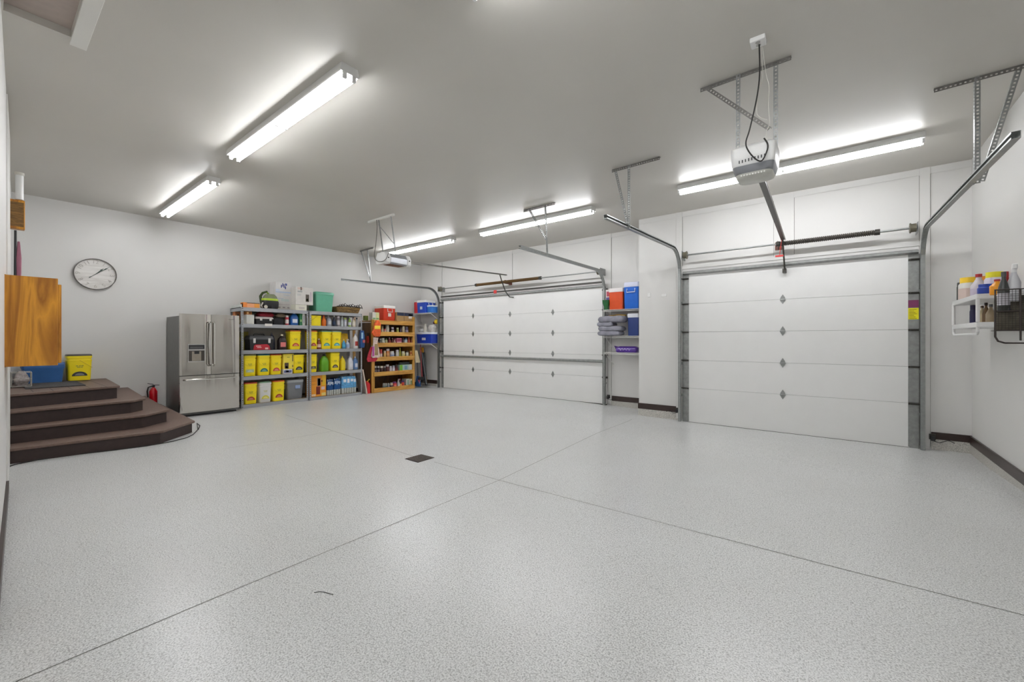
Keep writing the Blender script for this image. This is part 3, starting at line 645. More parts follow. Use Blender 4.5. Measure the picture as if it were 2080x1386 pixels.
for i in range(1, 13):
    cu = bpy.data.curves.new('numeral', 'FONT'); cu.body = str(i); cu.size = .082; cu.extrude = .002; cu.align_x = 'CENTER'; cu.align_y = 'CENTER'; cu.materials.append(NUM)
    tmp = bpy.data.objects.new('tmp', cu); me = bpy.data.meshes.new_from_object(tmp); bpy.data.objects.remove(tmp)
    no = bpy.data.objects.new('numeral', me); C.objects.link(no); no.parent = ck; a = math.radians(30*i)
    no.location = (.0225, .205*math.sin(a), .205*math.cos(a))
    rot = -a if i not in (4,5,6,7,8) else -a+math.pi
    no.rotation_euler = (Matrix(((0,0,1),(1,0,0),(0,1,0))) @ Matrix.Rotation(rot, 3, 'Z')).to_euler()
GRN = mat('dark_green_hand', (52,70,62), .5)
def hand(ang, L, tail, x, wd):
    m = MB(); a = math.radians(ang); d = Vector((0, math.sin(a), math.cos(a))); n_ = Vector((0, d.z, -d.y))
    pr = [(-tail, wd*1.6), (-tail*.6, wd*.6), (L*.55, wd*.9), (L*.72, wd*1.9), (L*.82, wd*.8), (L, .001)]
    v = [d*t+n_*w_+Vector((x+e,0,0)) for e in (0, .002) for t, w_ in pr for w_ in (w_, -w_)]
    k = len(pr)
    f = [(2*i+j*2*k, 2*i+1+j*2*k, 2*i+3+j*2*k, 2*i+2+j*2*k) for j in (0, 1) for i in range(k-1)]
    return m.add(v, f)
hand(42, .15, .0, .027, .006).build('hour_hand', GRN, ck); hand(50, .225, .10, .031, .0045).build('minute_hand', GRN, ck)

# ---------------------------------------------------------------- refrigerator
def steel_mat(name, base, rough, amp):
    m = bpy.data.materials.new(name); m.use_nodes = True; nt = m.node_tree; b = nt.nodes['Principled BSDF']
    b.inputs['Metallic'].default_value = 1; b.inputs['Base Color'].default_value = rgb(base); b.inputs['Roughness'].default_value = rough
    tc = nt.nodes.new('ShaderNodeTexCoord'); mp = nt.nodes.new('ShaderNodeMapping'); mp.inputs['Scale'].default_value = (1, 4.5, .12)
    n = nt.nodes.new('ShaderNodeTexNoise'); n.inputs['Scale'].default_value = 1.0; n.inputs['Detail'].default_value = 0.0
    nt.links.new(tc.outputs['Object'], mp.inputs['Vector']); nt.links.new(mp.outputs['Vector'], n.inputs['Vector'])
    bp = nt.nodes.new('ShaderNodeBump'); bp.inputs['Strength'].default_value = 1; bp.inputs['Distance'].default_value = amp
    nt.links.new(n.outputs['Fac'], bp.inputs['Height']); nt.links.new(bp.outputs['Normal'], b.inputs['Normal'])
    MATS[name] = m; return m
STEEL = steel_mat('brushed_stainless', (200,196,189), .11, .075)
STEELH = mat('handle_stainless', (214,212,208), .22, 1, .02)
fr = thing('refrigerator', 'stainless steel french door refrigerator against the pale wall', 'refrigerator', (-8.94, 2.592, 0)); fw = .455
B(-.88, -.075, -fw+.005, fw-.005, .03, 1.785).build('fridge_cabinet', mat('dark_grey_fridge_side', (112,112,110), .38, .35), fr, bevel=.008)
B(-.7, -.09, -fw+.03, fw-.03, 0, .05).build('toe_grille', BLACK, fr)
def fdoor(ya, yb, za, zb, name, bul=.012):
    m = MB(); n = 10; pts = []
    for i in range(n+1):
        y = ya+(yb-ya)*i/n; q = (y+0)/fw; e = min(1, min(y-ya, yb-y)/.012+.35)
        pts.append((-.02*(1-e)-bul*q*q, y))
    pts = [(-.07, ya)]+pts+[(-.07, yb)]
    m.prism(pts, 'z', za, zb); return m.build(name, STEEL, fr, smooth=True, bevel=.004)
fdl = fdoor(-fw, -.003, .735, 1.82, 'door'); fdr = fdoor(.003, fw, .735, 1.82, 'door'); fdz = fdoor(-fw, fw, .075, .722, 'freezer_drawer')
for s, par in ((-1, fdl), (1, fdr)):
    m = MB(); m.tube([(.0, .035*s, 1.69), (.045, .032*s, 1.66), (.058, .030*s, 1.3), (.045, .032*s, .92), (.0, .035*s, .89)], .013, 8); m.build('door_handle', STEELH, par, smooth=True)
m = MB(); m.tube([(-.01, -fw+.05, .655), (.038, -fw+.07, .655), (.052, 0, .655), (.038, fw-.07, .655), (-.01, fw-.05, .655)], .012, 8); m.build('drawer_handle', STEELH, fdz, smooth=True)
ya_, yb_ = -.335, -.105; za_, zb_ = .985, 1.27
B(-.006, .001, ya_-.012, yb_+.012, za_-.02, zb_+.015).build('dispenser_frame', mat('dispenser_frame_grey', (186,184,180), .3, .6), fdl, bevel=.003)
B(-.004, .0022, ya_, yb_, zb_-.075, zb_).build('dispenser_display', BLACK, fdl)
B(-.004, .0024, ya_+.02, yb_-.02, zb_-.06, zb_-.03).build('display_glass', mat('display_glass_grey', (92,92,92), .15), fdl)
B(-.004, .0024, ya_, yb_, za_, zb_-.10).build('dispenser_recess', mat('recess_dark_grey', (70,64,58), .4, .3), fdl)
B(-.003, .004, ya_+.045, yb_-.05, za_+.004, zb_-.115).build('dispenser_spout_panel', mat('recess_light_grey', (150,142,130), .35, .4), fdl)
B(-.002, .012, ya_+.08, yb_-.08, zb_-.16, zb_-.11).build('dispenser_paddle', BLACK, fdl)
m = MB(); 
for i in range(7): m.box(-.006, -.0045, .255+.017*i, .267+.017*i, 1.735, 1.747)
m.build('small_lettering', cm((120,116,112)), fdr)

# ---------------------------------------------------------------- steel shelving units
XF = -9.244
LV = [.065, .628, 1.15, 1.68, 2.01]
def rack_unit(y0, y1, label):
    t = thing('shelving_unit', label, 'shelf', (XF, y0, 0), 0, 'grey steel shelving units'); W = y1-y0; D = .60
    for y, d in ((0, 1), (W, -1)):
        for x, dx in ((0, -1), (-D, 1)):
            m = MB(); m.perf((x, y, 0), (x, y, 2.008), (0, d, 0), .036, .046, .42); m.perf((x, y, 0), (x, y, 2.008), (dx, 0, 0), .036, .032, .34)
            m.build('post', SHELFG, t, solid=.002)
    for z in LV:
        t2_ = B(-D+.004, -.004, .004, W-.004, z-.014, z-.004).build('shelf_board', mat('shelf_particle_board', (150,132,104), .8, 0, .15, 40), t)
        for xa in (-.004, -D+.0):
            B(xa-.0, xa+.006 if xa > -.1 else xa+.01, .03, W-.03, z-.075, z).build('shelf_beam', SHELFG, t, bevel=.002)
        for ya in (.004, W-.010): B(-D+.03, -.03, ya, ya+.006, z-.075, z).build('side_beam', SHELFG, t)
    return t
U1a, U1b, U2a, U2b = 3.18, 4.50, 4.53, 5.83
rack_unit(U1a, U1b, 'grey steel shelving unit beside the refrigerator')
rack_unit(U2a, U2b, 'grey steel shelving unit nearer the wooden rack')
XI = -9.30
def py(u): return yx(u, XI)
RED_, TEAL, BLK_, ORG = (176,52,20), (40,120,110), (44,40,30), (196,74,24)
# bottom shelf of the first unit
pail(py(523.6), LV[0], XI, .43, (190,60,24), RED_, 'yellow pail, red emblem, bottom shelf beside the refrigerator')
pail(py(552.4), LV[0], XI, .43, (120,160,130), (206,196,60), 'white pail with yellow emblem on the bottom shelf', body=WHITEP, handle=False)
pail(py(579.4), LV[0], XI, .43, (206,84,24), RED_, 'yellow pail between white pail and grey tote, bottom shelf')
tt = thing('storage_tote', 'grey tote with blue label on the bottom shelf', 'storage box', (XI, (py(584)+py(618))/2, LV[0])); hw_ = (py(618)-py(584))/2
MB().loft([(0,.2,hw_*.86,.03),(.36,.225,hw_*.97,.03)], 4, -.24, 0).build('tote_body', cm((124,126,130)), tt, smooth=True)
MB().loft([(.36,.235,hw_,.03),(.40,.235,hw_,.03),(.42,.22,hw_*.95,.03)], 4, -.24, 0).build('lid', cm((164,168,170)), tt, smooth=True)
B(-.03, -.012, -.01, .10, .22, .30).build('oval_label', cm((150,170,210)), tt, bevel=.02)
# second shelf up
pail(py(521.7), LV[1], XI, .435, (150,150,90), (176,190,150,1), 'yellow pail with pale square label, second shelf from floor')
pail(py(549.8), LV[1], XI, .435, (40,120,140), TEAL, 'yellow pail, teal lid and emblem, second shelf from floor')
pail(py(573.3), LV[1], XI, .43, (190,70,40), (196,60,36), 'yellow pail, red lid, beside the yellow carton', w=.225)
yb_ = py(595)
carton(XI-.25, XI, yb_-.20, yb_-.01, LV[1], LV[1]+.10, 'white and blue small carton under the yellow carton', 'box', (214,212,214), marks=((.1,.9,.25,.75,(96,104,150)),(.3,.6,.35,.9,(190,196,214))))
carton(XI-.25, XI, yb_-.20, yb_+.02, LV[1]+.10, LV[1]+.43, 'yellow carton with dark photo on the second shelf', 'box', (236,214,70), marks=((.12,.5,.04,.42,(74,58,44)),(.2,.42,.05,.2,(214,210,200)),(.84,.92,.5,.95,(70,64,30)),(.84,.92,.12,.26,(70,64,30)),(.35,.6,.75,.8,(160,146,50))))
pail(py(619.3), LV[1], XI, .43, (64,56,30), BLK_, 'yellow pail with black emblem at the end of first unit')
# third shelf: toolbox
def toolbox(y0, y1, z, h, label, lidcol, latches, X=XI, d=.3, badge=None, hd=True):
    t = thing('toolbox', label, 'toolbox', (X, (y0+y1)/2, z)); w2 = (y1-y0)/2
    MB().loft([(0, d/2*.94, w2*.95, .02), (h*.72, d/2, w2, .02)], 3, -d/2, 0).build('toolbox_base', BLACK, t, smooth=True)
    MB().loft([(h*.72, d/2*1.02, w2*1.01, .02), (h*.80, d/2*1.02, w2*1.01, .02), (h*.95, d/2*.9, w2*.95, .03), (h, d/2*.8, w2*.9, .03)], 3, -d/2, 0).build('toolbox_lid', cm(lidcol), t, smooth=True)
    if hd: MB().tube([(-d/2, -w2*.45, h), (-d/2, -w2*.4, h+.03), (-d/2, w2*.4, h+.03), (-d/2, w2*.45, h)], .01, 6).build('carry_handle', BLACK, t, smooth=True)
    for q in latches: B(.0, .012, q*w2-.022, q*w2+.022, h*.48, h*.80).build('latch', cm((206,204,200), .35), t, bevel=.003)
    if badge: 
        m = MB(); m.prism([(-.16,.005),(-.15,.09),(-.12,.115),(.10,.12),(.14,.09),(.16,.005)], 'x', -.002, .004); m.build('red_badge', cm((178,30,44)), t)
        m = MB(); m.box(.004,.005,-.11,-.02,.075,.09); m.box(.004,.005,-.09,-.01,.045,.06); m.box(.004,.005,.06,.12,.015,.05); m.build('badge_lettering', cm((232,196,190)), t)
    return t
toolbox(py(507), py(556), LV[2], .30, 'black toolbox with red badge on the third shelf', (70,70,72), (-.62, .62), badge=True)
carton(XI-.55, XI-.33, py(503), py(518), LV[2], LV[2]+.38, 'olive yellow carton behind the black toolbox', 'box', (150,140,40))
container('jug', 'motor_oil_jug', 'black jug with red and white label beside the toolbox', 'jug', (py(567)+py(585))/2, LV[2], XI-.02, .17, .33, (34,22,22), (206,196,170), (216,120,116), d=.12)
container('jug', 'motor_oil_jug', 'dark blue grey slim jug squeezed beside the black toolbox', 'jug', py(561), LV[2], XI-.14, .09, .36, (56,60,76), (90,92,104), None, d=.16)
pail(py(612.5), LV[2], XI, .42, (196,80,24), ORG, 'yellow pail with orange lid on the third shelf')
# fourth shelf
m_ = thing('file_binder_box', 'white ribbed box of upright files near the refrigerator', 'box', (XI, (py(501)+py(516.5))/2, LV[3])); bw_ = (py(516.5)-py(501))/2
B(-.28, -.004, -bw_, bw_, 0, .19).build('box_body', cm((220,220,214)), m_, bevel=.003)
m = MB()
for i in range(6): m.box(-.006, .002, -bw_+i*bw_/3+.003, -bw_+(i+1)*bw_/3-.006, .005, .185)
m.build('file_spine', cm((228,228,222)), m_)
tl = carton(XI-.2, XI-.01, py(501), py(512), LV[3]+.19, LV[3]+.255, 'orange patterned small box lying on the white file box', 'box', (190,116,40), marks=((.1,.4,.2,.8,(232,190,130)),(.5,.8,.3,.9,(120,64,20))))
carton(-9.80, -9.68, U1a+.03, U1a+.22, LV[3], LV[3]+.26, 'salmon orange carton at the shelf end by the refrigerator', 'box', (214,140,92))
container('bottle', 'drink_bottle', 'green labelled bottle at the shelf end by the refrigerator', 'bottle', U1a+.07, LV[3], -9.60, .07, .2, (150,160,50), (40,40,36), (210,206,180))
toolbox(py(520), py(556), LV[3], .16, 'black toolbox with grey lid under the red bag', (196,186,184), (-.45, .62), d=.3, hd=False)
q = MB().loft([(0,.10,.13,.05),(.04,.12,.16,.06),(.09,.09,.13,.06),(.115,.04,.07,.03)], 4, -.14, 0).build('red_pouch', mat('red_fabric', (130,18,36), .8, 0, .15, 20), None, smooth=True, loc=(XI, (py(531)+py(556))/2, LV[3]+.162)); tag(q, 'dark red fabric pouch lying on the grey lidded toolbox', 'bag')
q = B(-.001, .002, -.07, .07, 0, .05).build('shelf_tag', cm((226,222,216)), None, loc=(XF+.004, (py(536)+py(550))/2, LV[3]-.035)); tag(q, 'small white tag stuck on the shelf beam', 'tag')
bb = thing('tool_bag', 'black soft tool bag beside the red and white can', 'bag', (XI-.02, (py(558)+py(578))/2, LV[3]))
MB().loft([(0,.12,.11,.04),(.08,.13,.115,.05),(.14,.10,.10,.05),(.165,.05,.08,.03)], 4, -.14, 0).build('bag_body', mat('black_fabric', (30,30,34), .85), bb, smooth=True)
q = MB().loft([(0,.07,.09,.04),(.03,.10,.11,.05),(.07,.07,.08,.05),(.085,.03,.04,.03)], 4, -.14, 0).build('beige_rag', mat('beige_cloth', (156,140,118), .95, 0, .2, 20, .4, 40), None, smooth=True, loc=(XI-.02, (py(568)+py(584))/2, LV[3]+.168)); tag(q, 'crumpled beige rag on top of the black tool bag', 'rag')
container('can', 'spray_can', 'red and white spray can on the fourth shelf', 'can', (py(580.5)+py(588.5))/2, LV[3], XI, .072, .205, (178,40,56), (228,222,218), (226,216,212))
container('jug', 'washer_fluid_jug', 'translucent blue fluid jug with white label, fourth shelf', 'jug', (py(591)+py(607.5))/2, LV[3], XI, .165, .285, (28,88,158), (190,214,236), (214,220,230), d=.13)
carton(XI-.2, XI, py(609), py(613.8), LV[3], LV[3]+.26, 'narrow green box beside the blue jug', 'box', (44,120,74), marks=((.2,.8,.3,.5,(150,180,120)),))
carton(XI-.2, XI, py(614.6), py(620.5), LV[3], LV[3]+.265, 'narrow white box at the end of the fourth shelf', 'box', (214,216,206), marks=((.3,.55,.2,.8,(150,146,170)),))
# on top of the first unit
q = thing('salt_gun_box', 'long orange and pink box on top of the shelving', 'box', (XI+.02, (py(493)+py(527))/2, LV[4])); w2 = (py(527)-py(493))/2
B(-.14, 0, -w2, w2, 0, .085).build('box_body', cm((232,164,120), .6), q, bevel=.006)
B(-.13, .0015, -w2+.0, -w2+.07, .002, .1).build('orange_end', cm((226,134,60), .6), q)
B(0, .002, w2-.1, w2-.005, .005, .08).build('orange_panel', cm((222,150,62), .6), q)
q = B(-.5, -.0, 0, .02, 0, .055).build('printed_strip', cm((206,210,204)), None, loc=(XF-.04, U1a+.0, LV[4]+.001)); tag(q, 'white printed strip box along the shelf top edge', 'box')
q = MB().tube([(0,-.13,0),(0,.13,.0)], .011, 8).build('black_rod', BLACK, None, smooth=True, loc=(XI-.12, (py(508)+py(528))/2, LV[4]+.098)); tag(q, 'short black rod lying on the orange box', 'rod')
vc = thing('handheld_vacuum', 'black and lime green canister vacuum on the shelving', 'vacuum cleaner', (XI+.03, (py(534)+py(568))/2, LV[4])); w2 = (py(568)-py(534))/2
MB().loft([(0,.10,w2*.8,.05),(.03,.115,w2*.95,.07),(.15,.115,w2,.08),(.20,.11,w2*.85,.08)], 5, -.12, 0).build('vacuum_base', BLACK, vc, smooth=True)
MB().loft([(.17,.115,w2*.95,.08),(.20,.118,w2*.97,.09),(.215,.115,w2*.93,.09)], 5, -.12, 0).build('lime_band', cm((164,190,40)), vc, smooth=True)
MB().loft([(.21,.11,w2*.85,.09),(.27,.10,w2*.72,.09),(.31,.07,w2*.5,.07)], 5, -.12, .01).build('dust_cup', mat('smoky_clear_plastic', (120,126,100), .12, 0, .1, 10), vc, smooth=True)
MB().tube([(-.15,-w2*.2,.37),(-.15,-w2*.75,.33),(-.15,-w2*1.0,.26),(-.14,-w2*.95,.14),(-.13,-w2*.8,.08)], [.018,.024,.028,.026,.02], 8).build('carry_handle', cm((50,66,22)), vc, smooth=True)
MB().tube([(-.15,w2*.1,.30),(-.15,-w2*.3,.355),(-.15,-w2*.7,.33)], .017, 8).build('lime_grip', cm((120,150,36)), vc, smooth=True)
for yy in (-w2*.75, w2*.1): MB().cyl((.0,yy,.035), (.015,yy,.035), .034, 16).build('wheel', cm((190,184,170)) if yy < 0 else BLACK, vc, smooth=True)
MB().tube([(-.02,-w2*1.1,.02),(.0,-w2*1.25,.05),(-.01,-w2*1.05,.12)], .014, 7).build('hose', cm((176,170,160)), vc, smooth=True)
XB = XI-.25
y0_, y1_ = yx(560, XB), yx(591.5, XB)
zt_ = zx(576, 573.5, XB)
carton(XB-.31, XB, y0_, y1_, LV[4], zt_, 'tall white printed carton with blue scribble', 'box', (214,212,210), name='cardboard_box', marks=(
 (.0,1,.62,.66,(176,196,222)),(.05,.5,.40,.43,(190,196,206)),(.5,.9,.52,.56,(200,206,214)),(.1,.9,.20,.22,(196,186,190)),(.12,.3,.08,.12,(150,146,150)),(.45,.6,.08,.12,(150,146,150)),(.75,.88,.08,.12,(150,146,150)),(.35,.85,.32,.40,(196,208,206)),
 (.33,.40,.80,.90,(70,78,140)),(.42,.48,.84,.96,(70,78,140)),(.50,.56,.80,.93,(60,66,130)),(.58,.66,.76,.86,(70,78,140)),(.60,.72,.88,.96,(80,88,150)),(.0,.25,.68,.74,(196,208,226))))
y0_, y1_ = py(601), py(636)
zb_ = zx(610, 619, XI); 
q = carton(XI-.30, XI-.01, y0_, py(623.6), LV[4], zb_, 'flat white box under the printed appliance carton', 'box', (222,220,206), marks=((.3,.8,.3,.6,(196,190,184)),))
carton(XI-.32, XI, y0_, y1_, zb_+.001, zx(618, 584, XI), 'white appliance carton with dark photo panel', 'box', (212,208,202), marks=(
 (.56,.76,.18,.60,(92,84,74)),(.6,.7,.22,.36,(150,170,110)),(.1,.36,.70,.78,(170,172,170)),(.1,.4,.86,.97,(214,190,180)),(.27,.32,.82,1.0,(60,50,48)),(.82,.9,.2,.75,(190,178,184)),(.08,.3,.50,.62,(196,196,192))))
gt = thing('storage_tote', 'sea green lidded tote on top of the second unit', 'storage box', (XI+.03, (py(641)+py(678))/2, LV[4])); w2 = (py(678)-py(641))/2
hh = zx(660, 594, XI)-LV[4]
MB().loft([(0,.18,w2*.86,.03),(hh*.86,.21,w2*.96,.03)], 4, -.22, 0).build('tote_body', cm((96,170,140), .35), gt, smooth=True)
MB().loft([(hh*.86,.22,w2,.03),(hh*.95,.22,w2,.03),(hh,.205,w2*.95,.03)], 4, -.22, 0).build('lid', cm((92,164,136), .35), gt, smooth=True)
bk = thing('wicker_basket', 'brown wicker basket of black cords on the shelving', 'basket', (XI+.04, (py(682)+py(733))/2, LV[4]), 0); w2 = (py(733)-py(682))/2
MB().loft([(0,.17,w2*.8,.05),(.02,.18,w2*.85,.05),(.14,.20,w2*.97,.05),(.145,.19,w2*.95,.05),(.03,.17,w2*.8,.05)], 4, -.2, 0).build('basket_body', wood('wicker_weave', (74,56,30), (150,118,66), 'Y', 26, .8), bk, smooth=True)
m = MB()
for i in range(9):
    yy = -w2*.8+i*w2*.2; m.tube([(-.05-.02*(i % 3), yy, .14), (-.06, yy+.05, .19+.02*(i % 3)), (-.1, yy+.12, .20), (-.12, yy+.16, .13)], .008, 5)
m.tube([(0,-w2*.98,.145),(0,-w2*.3,.165),(0,w2*.4,.16),(0,w2*.98,.14)], .012, 6)
m.build('tangled_cords', mat('black_cord_tangle', (34,26,22), .7), bk)
# second unit, fourth shelf
yc_ = thing('square_pail', 'square yellow tub with diagonal wire handle, fourth shelf', 'bucket', (XI, (py(632)+py(653))/2, LV[3])); w2 = (py(653)-py(632))/2
MB().loft([(0,.1,w2*.94,.02),(.22,.11,w2,.02),(.235,.112,w2*1.01,.02)], 3, -.11, 0).build('tub_body', YEL, yc_, smooth=True)
MB().tube([(.004,-w2*.95,.12),(.006,-w2*.2,.19),(.004,w2*.2,.225)], .003, 5).build('bail_handle', cm((130,120,30)), yc_)
X2 = XI-.01
its = [('bottle', 656.0, 664.8, .25, (214,108,28), (190,50,24), None, 'orange bottle with red cap beside the yellow tub'),
 ('jug', 665.6, 675, .25, (156,160,172), (210,212,214), (206,210,206), 'silver grey oil jug beside the orange bottle'),
 ('bottle', 677.5, 684, .25, (40,44,60), (206,204,200), (30,52,80), 'dark bottle with white cap beside the silver jug'),
 ('can', 686, 692.6, .25, (128,124,128), (228,220,226), (196,190,192), 'grey spray can with a white cap'),
 ('spray', 693.6, 699.6, .25, (186,196,196), (200,210,196), None, 'pale grey trigger bottle beside white capped can'),
 ('can', 700.4, 705.8, .21, (176,178,190), (170,186,90), (196,196,206), 'silver can with a green ring cap'),
 ('bottle', 709.4, 714.6, .24, (150,186,84), (220,224,220), (206,214,224), 'lime green bottle with white top'),
 ('spray', 717, 723.6, .24, (214,206,186), (206,190,190), (222,216,204), 'cream trigger bottle near the end of shelf'),
 ('can', 724.4, 728.2, .23, (160,160,158), (60,60,58), None, 'slim grey can at the end of fourth shelf')]
for kd, a, b, h, c1, c2, c3, lb_ in its: container(kd, 'bottle' if kd != 'can' else 'spray_can', lb_, 'bottle' if kd != 'can' else 'can', (py(a)+py(b))/2, LV[3], X2, (py(b)-py(a))*.96, h, c1, c2, c3, d=.13 if kd == 'jug' else None, group='bottles and cans on the fourth shelf')
# second unit, third shelf
pail(py(646), LV[2], XI, .42, (200,84,24), RED_, 'yellow pail with red emblem, third shelf of the second unit', w=.19)
container('bottle', 'syrup_bottle', 'amber syrup bottle standing between two yellow pails', 'bottle', py(650.5), LV[2], XI-.02, .10, .24, (122,48,22), (214,196,176), (226,196,180))
pail(py(674.4), LV[2], XI, .42, (120,170,150), (60,150,140), 'yellow pail with teal emblem beside the syrup bottle')
pail(py(694.6), LV[2], XI, .42, (160,190,170), (70,160,160), 'yellow pail with teal emblem beside the gold bag')
gb = thing('dishwasher_pod_bag', 'gold yellow pouch behind the small blue bottle', 'bag', (XI-.14, (py(697)+py(716))/2, LV[2])); w2 = (py(716)-py(697))/2
MB().loft([(0,.07,w2*.95,.04),(.12,.07,w2,.04),(.32,.04,w2*.97,.03),(.37,.01,w2*.95,.01)], 4, -.08, 0).build('pouch_body', mat('gold_pouch', (224,178,40), .4, 0, .2, 12), gb, smooth=True)
container('bottle', 'small_bottle', 'small blue bottle with yellow cap, third shelf', 'bottle', py(699.2), LV[2], XI+.02, .082, .225, (52,130,176), (230,206,70), (70,160,200))
container('spray', 'small_bottle', 'white and pale blue squat bottle beside blue bottle', 'bottle', py(708), LV[2], XI, .11, .23, (196,204,220), (226,214,210), (160,180,214))
container('jug', 'bleach_bottle', 'white jug with dark red label, end of third shelf', 'jug', py(722), LV[2], XI+.05, .12, .36, (222,218,214), (206,208,230), (176,60,54), d=.12)
hb = thing('hanging_pouch', 'blue and white pouch hung on the last post of shelving', 'pouch', (XF+.008, yx(732.3, XF), LV[2]+.02))
MB().loft([(0,.035,.05,.02),(.05,.05,.06,.03),(.3,.04,.06,.03),(.42,.01,.05,.01)], 4, .055, 0).build('pouch_body', cm((30,74,130)), hb, smooth=True)
MB().tube([(.05,-.03,.42),(.03,0,.50),(.05,.03,.42)], .004, 5).build('hang_strap', BLACK, hb)
B(.095, .106, -.045, .0, .22, .37).build('white_panel', cm((150,190,216)), hb); B(.1, .112, -.01, .05, .12, .19).build('red_panel', cm((186,90,90)), hb)
# second unit, second shelf
pail(py(645.3), LV[1], XI, .43, (90,80,30), (86,70,34,1), 'yellow pail with brown label, second shelf of second unit', w=.19)
container('jug', 'blue_jug', 'dark blue jug behind the green jug', 'jug', py(649), LV[1], XI-.30, .12, .33, (28,44,96), (30,30,50), None)
container('jug', 'green_jug', 'bright green jug with black cap on second shelf', 'jug', (py(653)+py(669))/2, LV[1], XI, .185, .40, (96,160,30), (24,26,24), None, d=.14)
pail(py(691.4), LV[1], XI, .44, (214,190,30), (92,76,40), 'yellow pail with brown emblem beside the green jug')
container('jug', 'yellow_jug', 'yellow jug leaning between pail and white bottles', 'jug', (py(693.5)+py(703))/2, LV[1], XI, .115, .34, (234,208,30), (226,200,30), None, d=.13)
container('jug', 'detergent_jug', 'pale jug with blue label next to the yellow jug', 'jug', (py(704)+py(708))/2, LV[1], XI-.16, .07, .29, (206,214,222), (196,206,220), (160,196,214), d=.12)
container('jug', 'detergent_jug', 'white jug with sloping shoulder, second shelf of second unit', 'jug', (py(708.6)+py(718.6))/2, LV[1], XI, .13, .34, (212,214,222), (206,206,214), (222,224,230), d=.13)
container('jug', 'detergent_jug', 'blue and white bottle at the end of second shelf', 'jug', (py(719.6)+py(728))/2, LV[1], XI, .115, .32, (92,128,176), (196,206,226), (200,206,222), d=.12)
# second unit, bottom shelf
y0_, y1_ = py(632.5), py(662.5)
carton(XI-.28, XI, y0_, y1_, LV[0], LV[0]+.50, 'orange drink dispenser carton on the bottom shelf', 'box', (226,146,32), marks=(
 (.38,.62,.48,.84,(120,106,100)),(.43,.6,.50,.82,(222,214,210)),(.32,.58,.10,.46,(120,36,24)),(.66,.9,.30,.44,(222,196,196)),(.72,.97,.5,.98,(222,180,40)),(.02,.28,.03,.12,(236,206,160)),(.68,.97,.03,.16,(230,206,120)),(.0,.3,.7,.73,(196,120,24)),(.0,.3,.55,.57,(196,120,24)),(.66,.76,.66,.74,(96,48,26))))
def water_pack(ya, yb, h, label, wrap, band):
    t = thing('water_bottle_pack', label, 'bottled water pack', (XI, (ya+yb)/2, LV[0]), 0, 'shrink wrapped packs of bottled water'); w2 = (yb-ya)/2; n = max(3, round(w2*2/.068)); r = w2/n
    for i in range(n):
        for j in range(2):
            o_ = MB().loft([(0,r*.8,r*.8,r),(.01,r*.97,r*.97,r),(h*.66,r*.97,r*.97,r),(h*.84,r*.45,r*.45,r),(h*.92,r*.4,r*.4,r)], 3, -r-j*2*r, -w2+r+2*r*i).build('water_bottle', mat('clear_bottle_plastic', (196,200,196), .15, 0, .1, 30), t, smooth=True)
    MB().loft([(h*.30,.13,w2*1.005,.03),(h*.32,.135,w2*1.01,.03),(h*.7,.135,w2*1.01,.04),(h*.86,.12,w2*.93,.04),(h*.93,.09,w2*.8,.03)], 4, -.13, 0).build('plastic_wrap', mat('wrap_%d' % wrap[0], wrap, .2, 0, .25, 22), t, smooth=True)
    for k_, (a, b, c, d_) in enumerate(((-.8,-.45,.62,.78),(-.3,.0,.58,.8),(.15,.5,.64,.78),(.6,.85,.6,.76))):
        B(.0, .0075, a*w2, b*w2, h*c, h*d_).build('wrap_print', cm(band), t)
    return t
water_pack(py(664.6), py(677.6), .40, 'navy wrapped water pack beside the orange carton', (20,70,130), (190,206,220))
water_pack(py(678.6), py(692), .41, 'navy wrapped water pack in the middle of the row', (22,76,138), (176,200,226))
water_pack(py(694.5), py(724.5), .44, 'pale blue wrapped wide water pack near the shelf end', (96,164,214), (226,230,238))

# leaning things between the steel unit and the wooden rack
q = MB().bar((0,0,0), (-.02,0,2.0), .018, .07, (0,1,0)).build('leaning_plank', wood('tan_pine_plank', (150,112,60), (186,146,88), 'Z', 7), None, loc=(-9.68, 5.885, 0.01)); tag(q, 'tan wooden plank standing against the second steel unit', 'plank')
wb = thing('leaning_board', 'white edged board leaning between steel unit and wooden rack', 'board', (-9.25, 5.985, 0.004))
MB().add([(0,0,0),(-.36,0,0),(-.36,-.12,.62),(0,-.12,.62),(0,-.02,0),(-.36,-.02,0),(-.36,-.14,.62),(0,-.14,.62)], [(0,1,2,3),(7,6,5,4),(0,4,5,1),(1,5,6,2),(2,6,7,3),(3,7,4,0)]).build('wide_face', cm((176,160,148), .7), wb)
MB().bar((.001,-.01,0), (.001,-.13,.62), .028, .006, (1,0,0)).build('pale_edge_strip', cm((206,186,172), .7), wb)
q = MB().tube([(0,0,.006),(0,-.01,.13),(0,-.03,.26)], .008, 6).build('white_hose_end', OFFW, None, smooth=True, loc=(-9.17, 5.9, 0)); tag(q, 'thin white hose standing beside the steel unit foot', 'hose')
gc_ = thing('gas_can', 'small red gas can on the floor beside the wooden rack', 'gas can', (-9.42, 6.05, 0))
gc_.location.y = 6.055; gc_.location.x = -9.40
MB().loft([(0,.10,.055,.03),(.22,.10,.055,.03),(.29,.05,.04,.03),(.31,.03,.03,.03)], 4, 0, 0).build('can_body', cm((206,24,30)), gc_, smooth=True)
MB().tube([(.04,.0,.30),(.08,.0,.34),(.11,.01,.36)], .012, 6).build('spout', cm((226,200,60)), gc_, smooth=True)

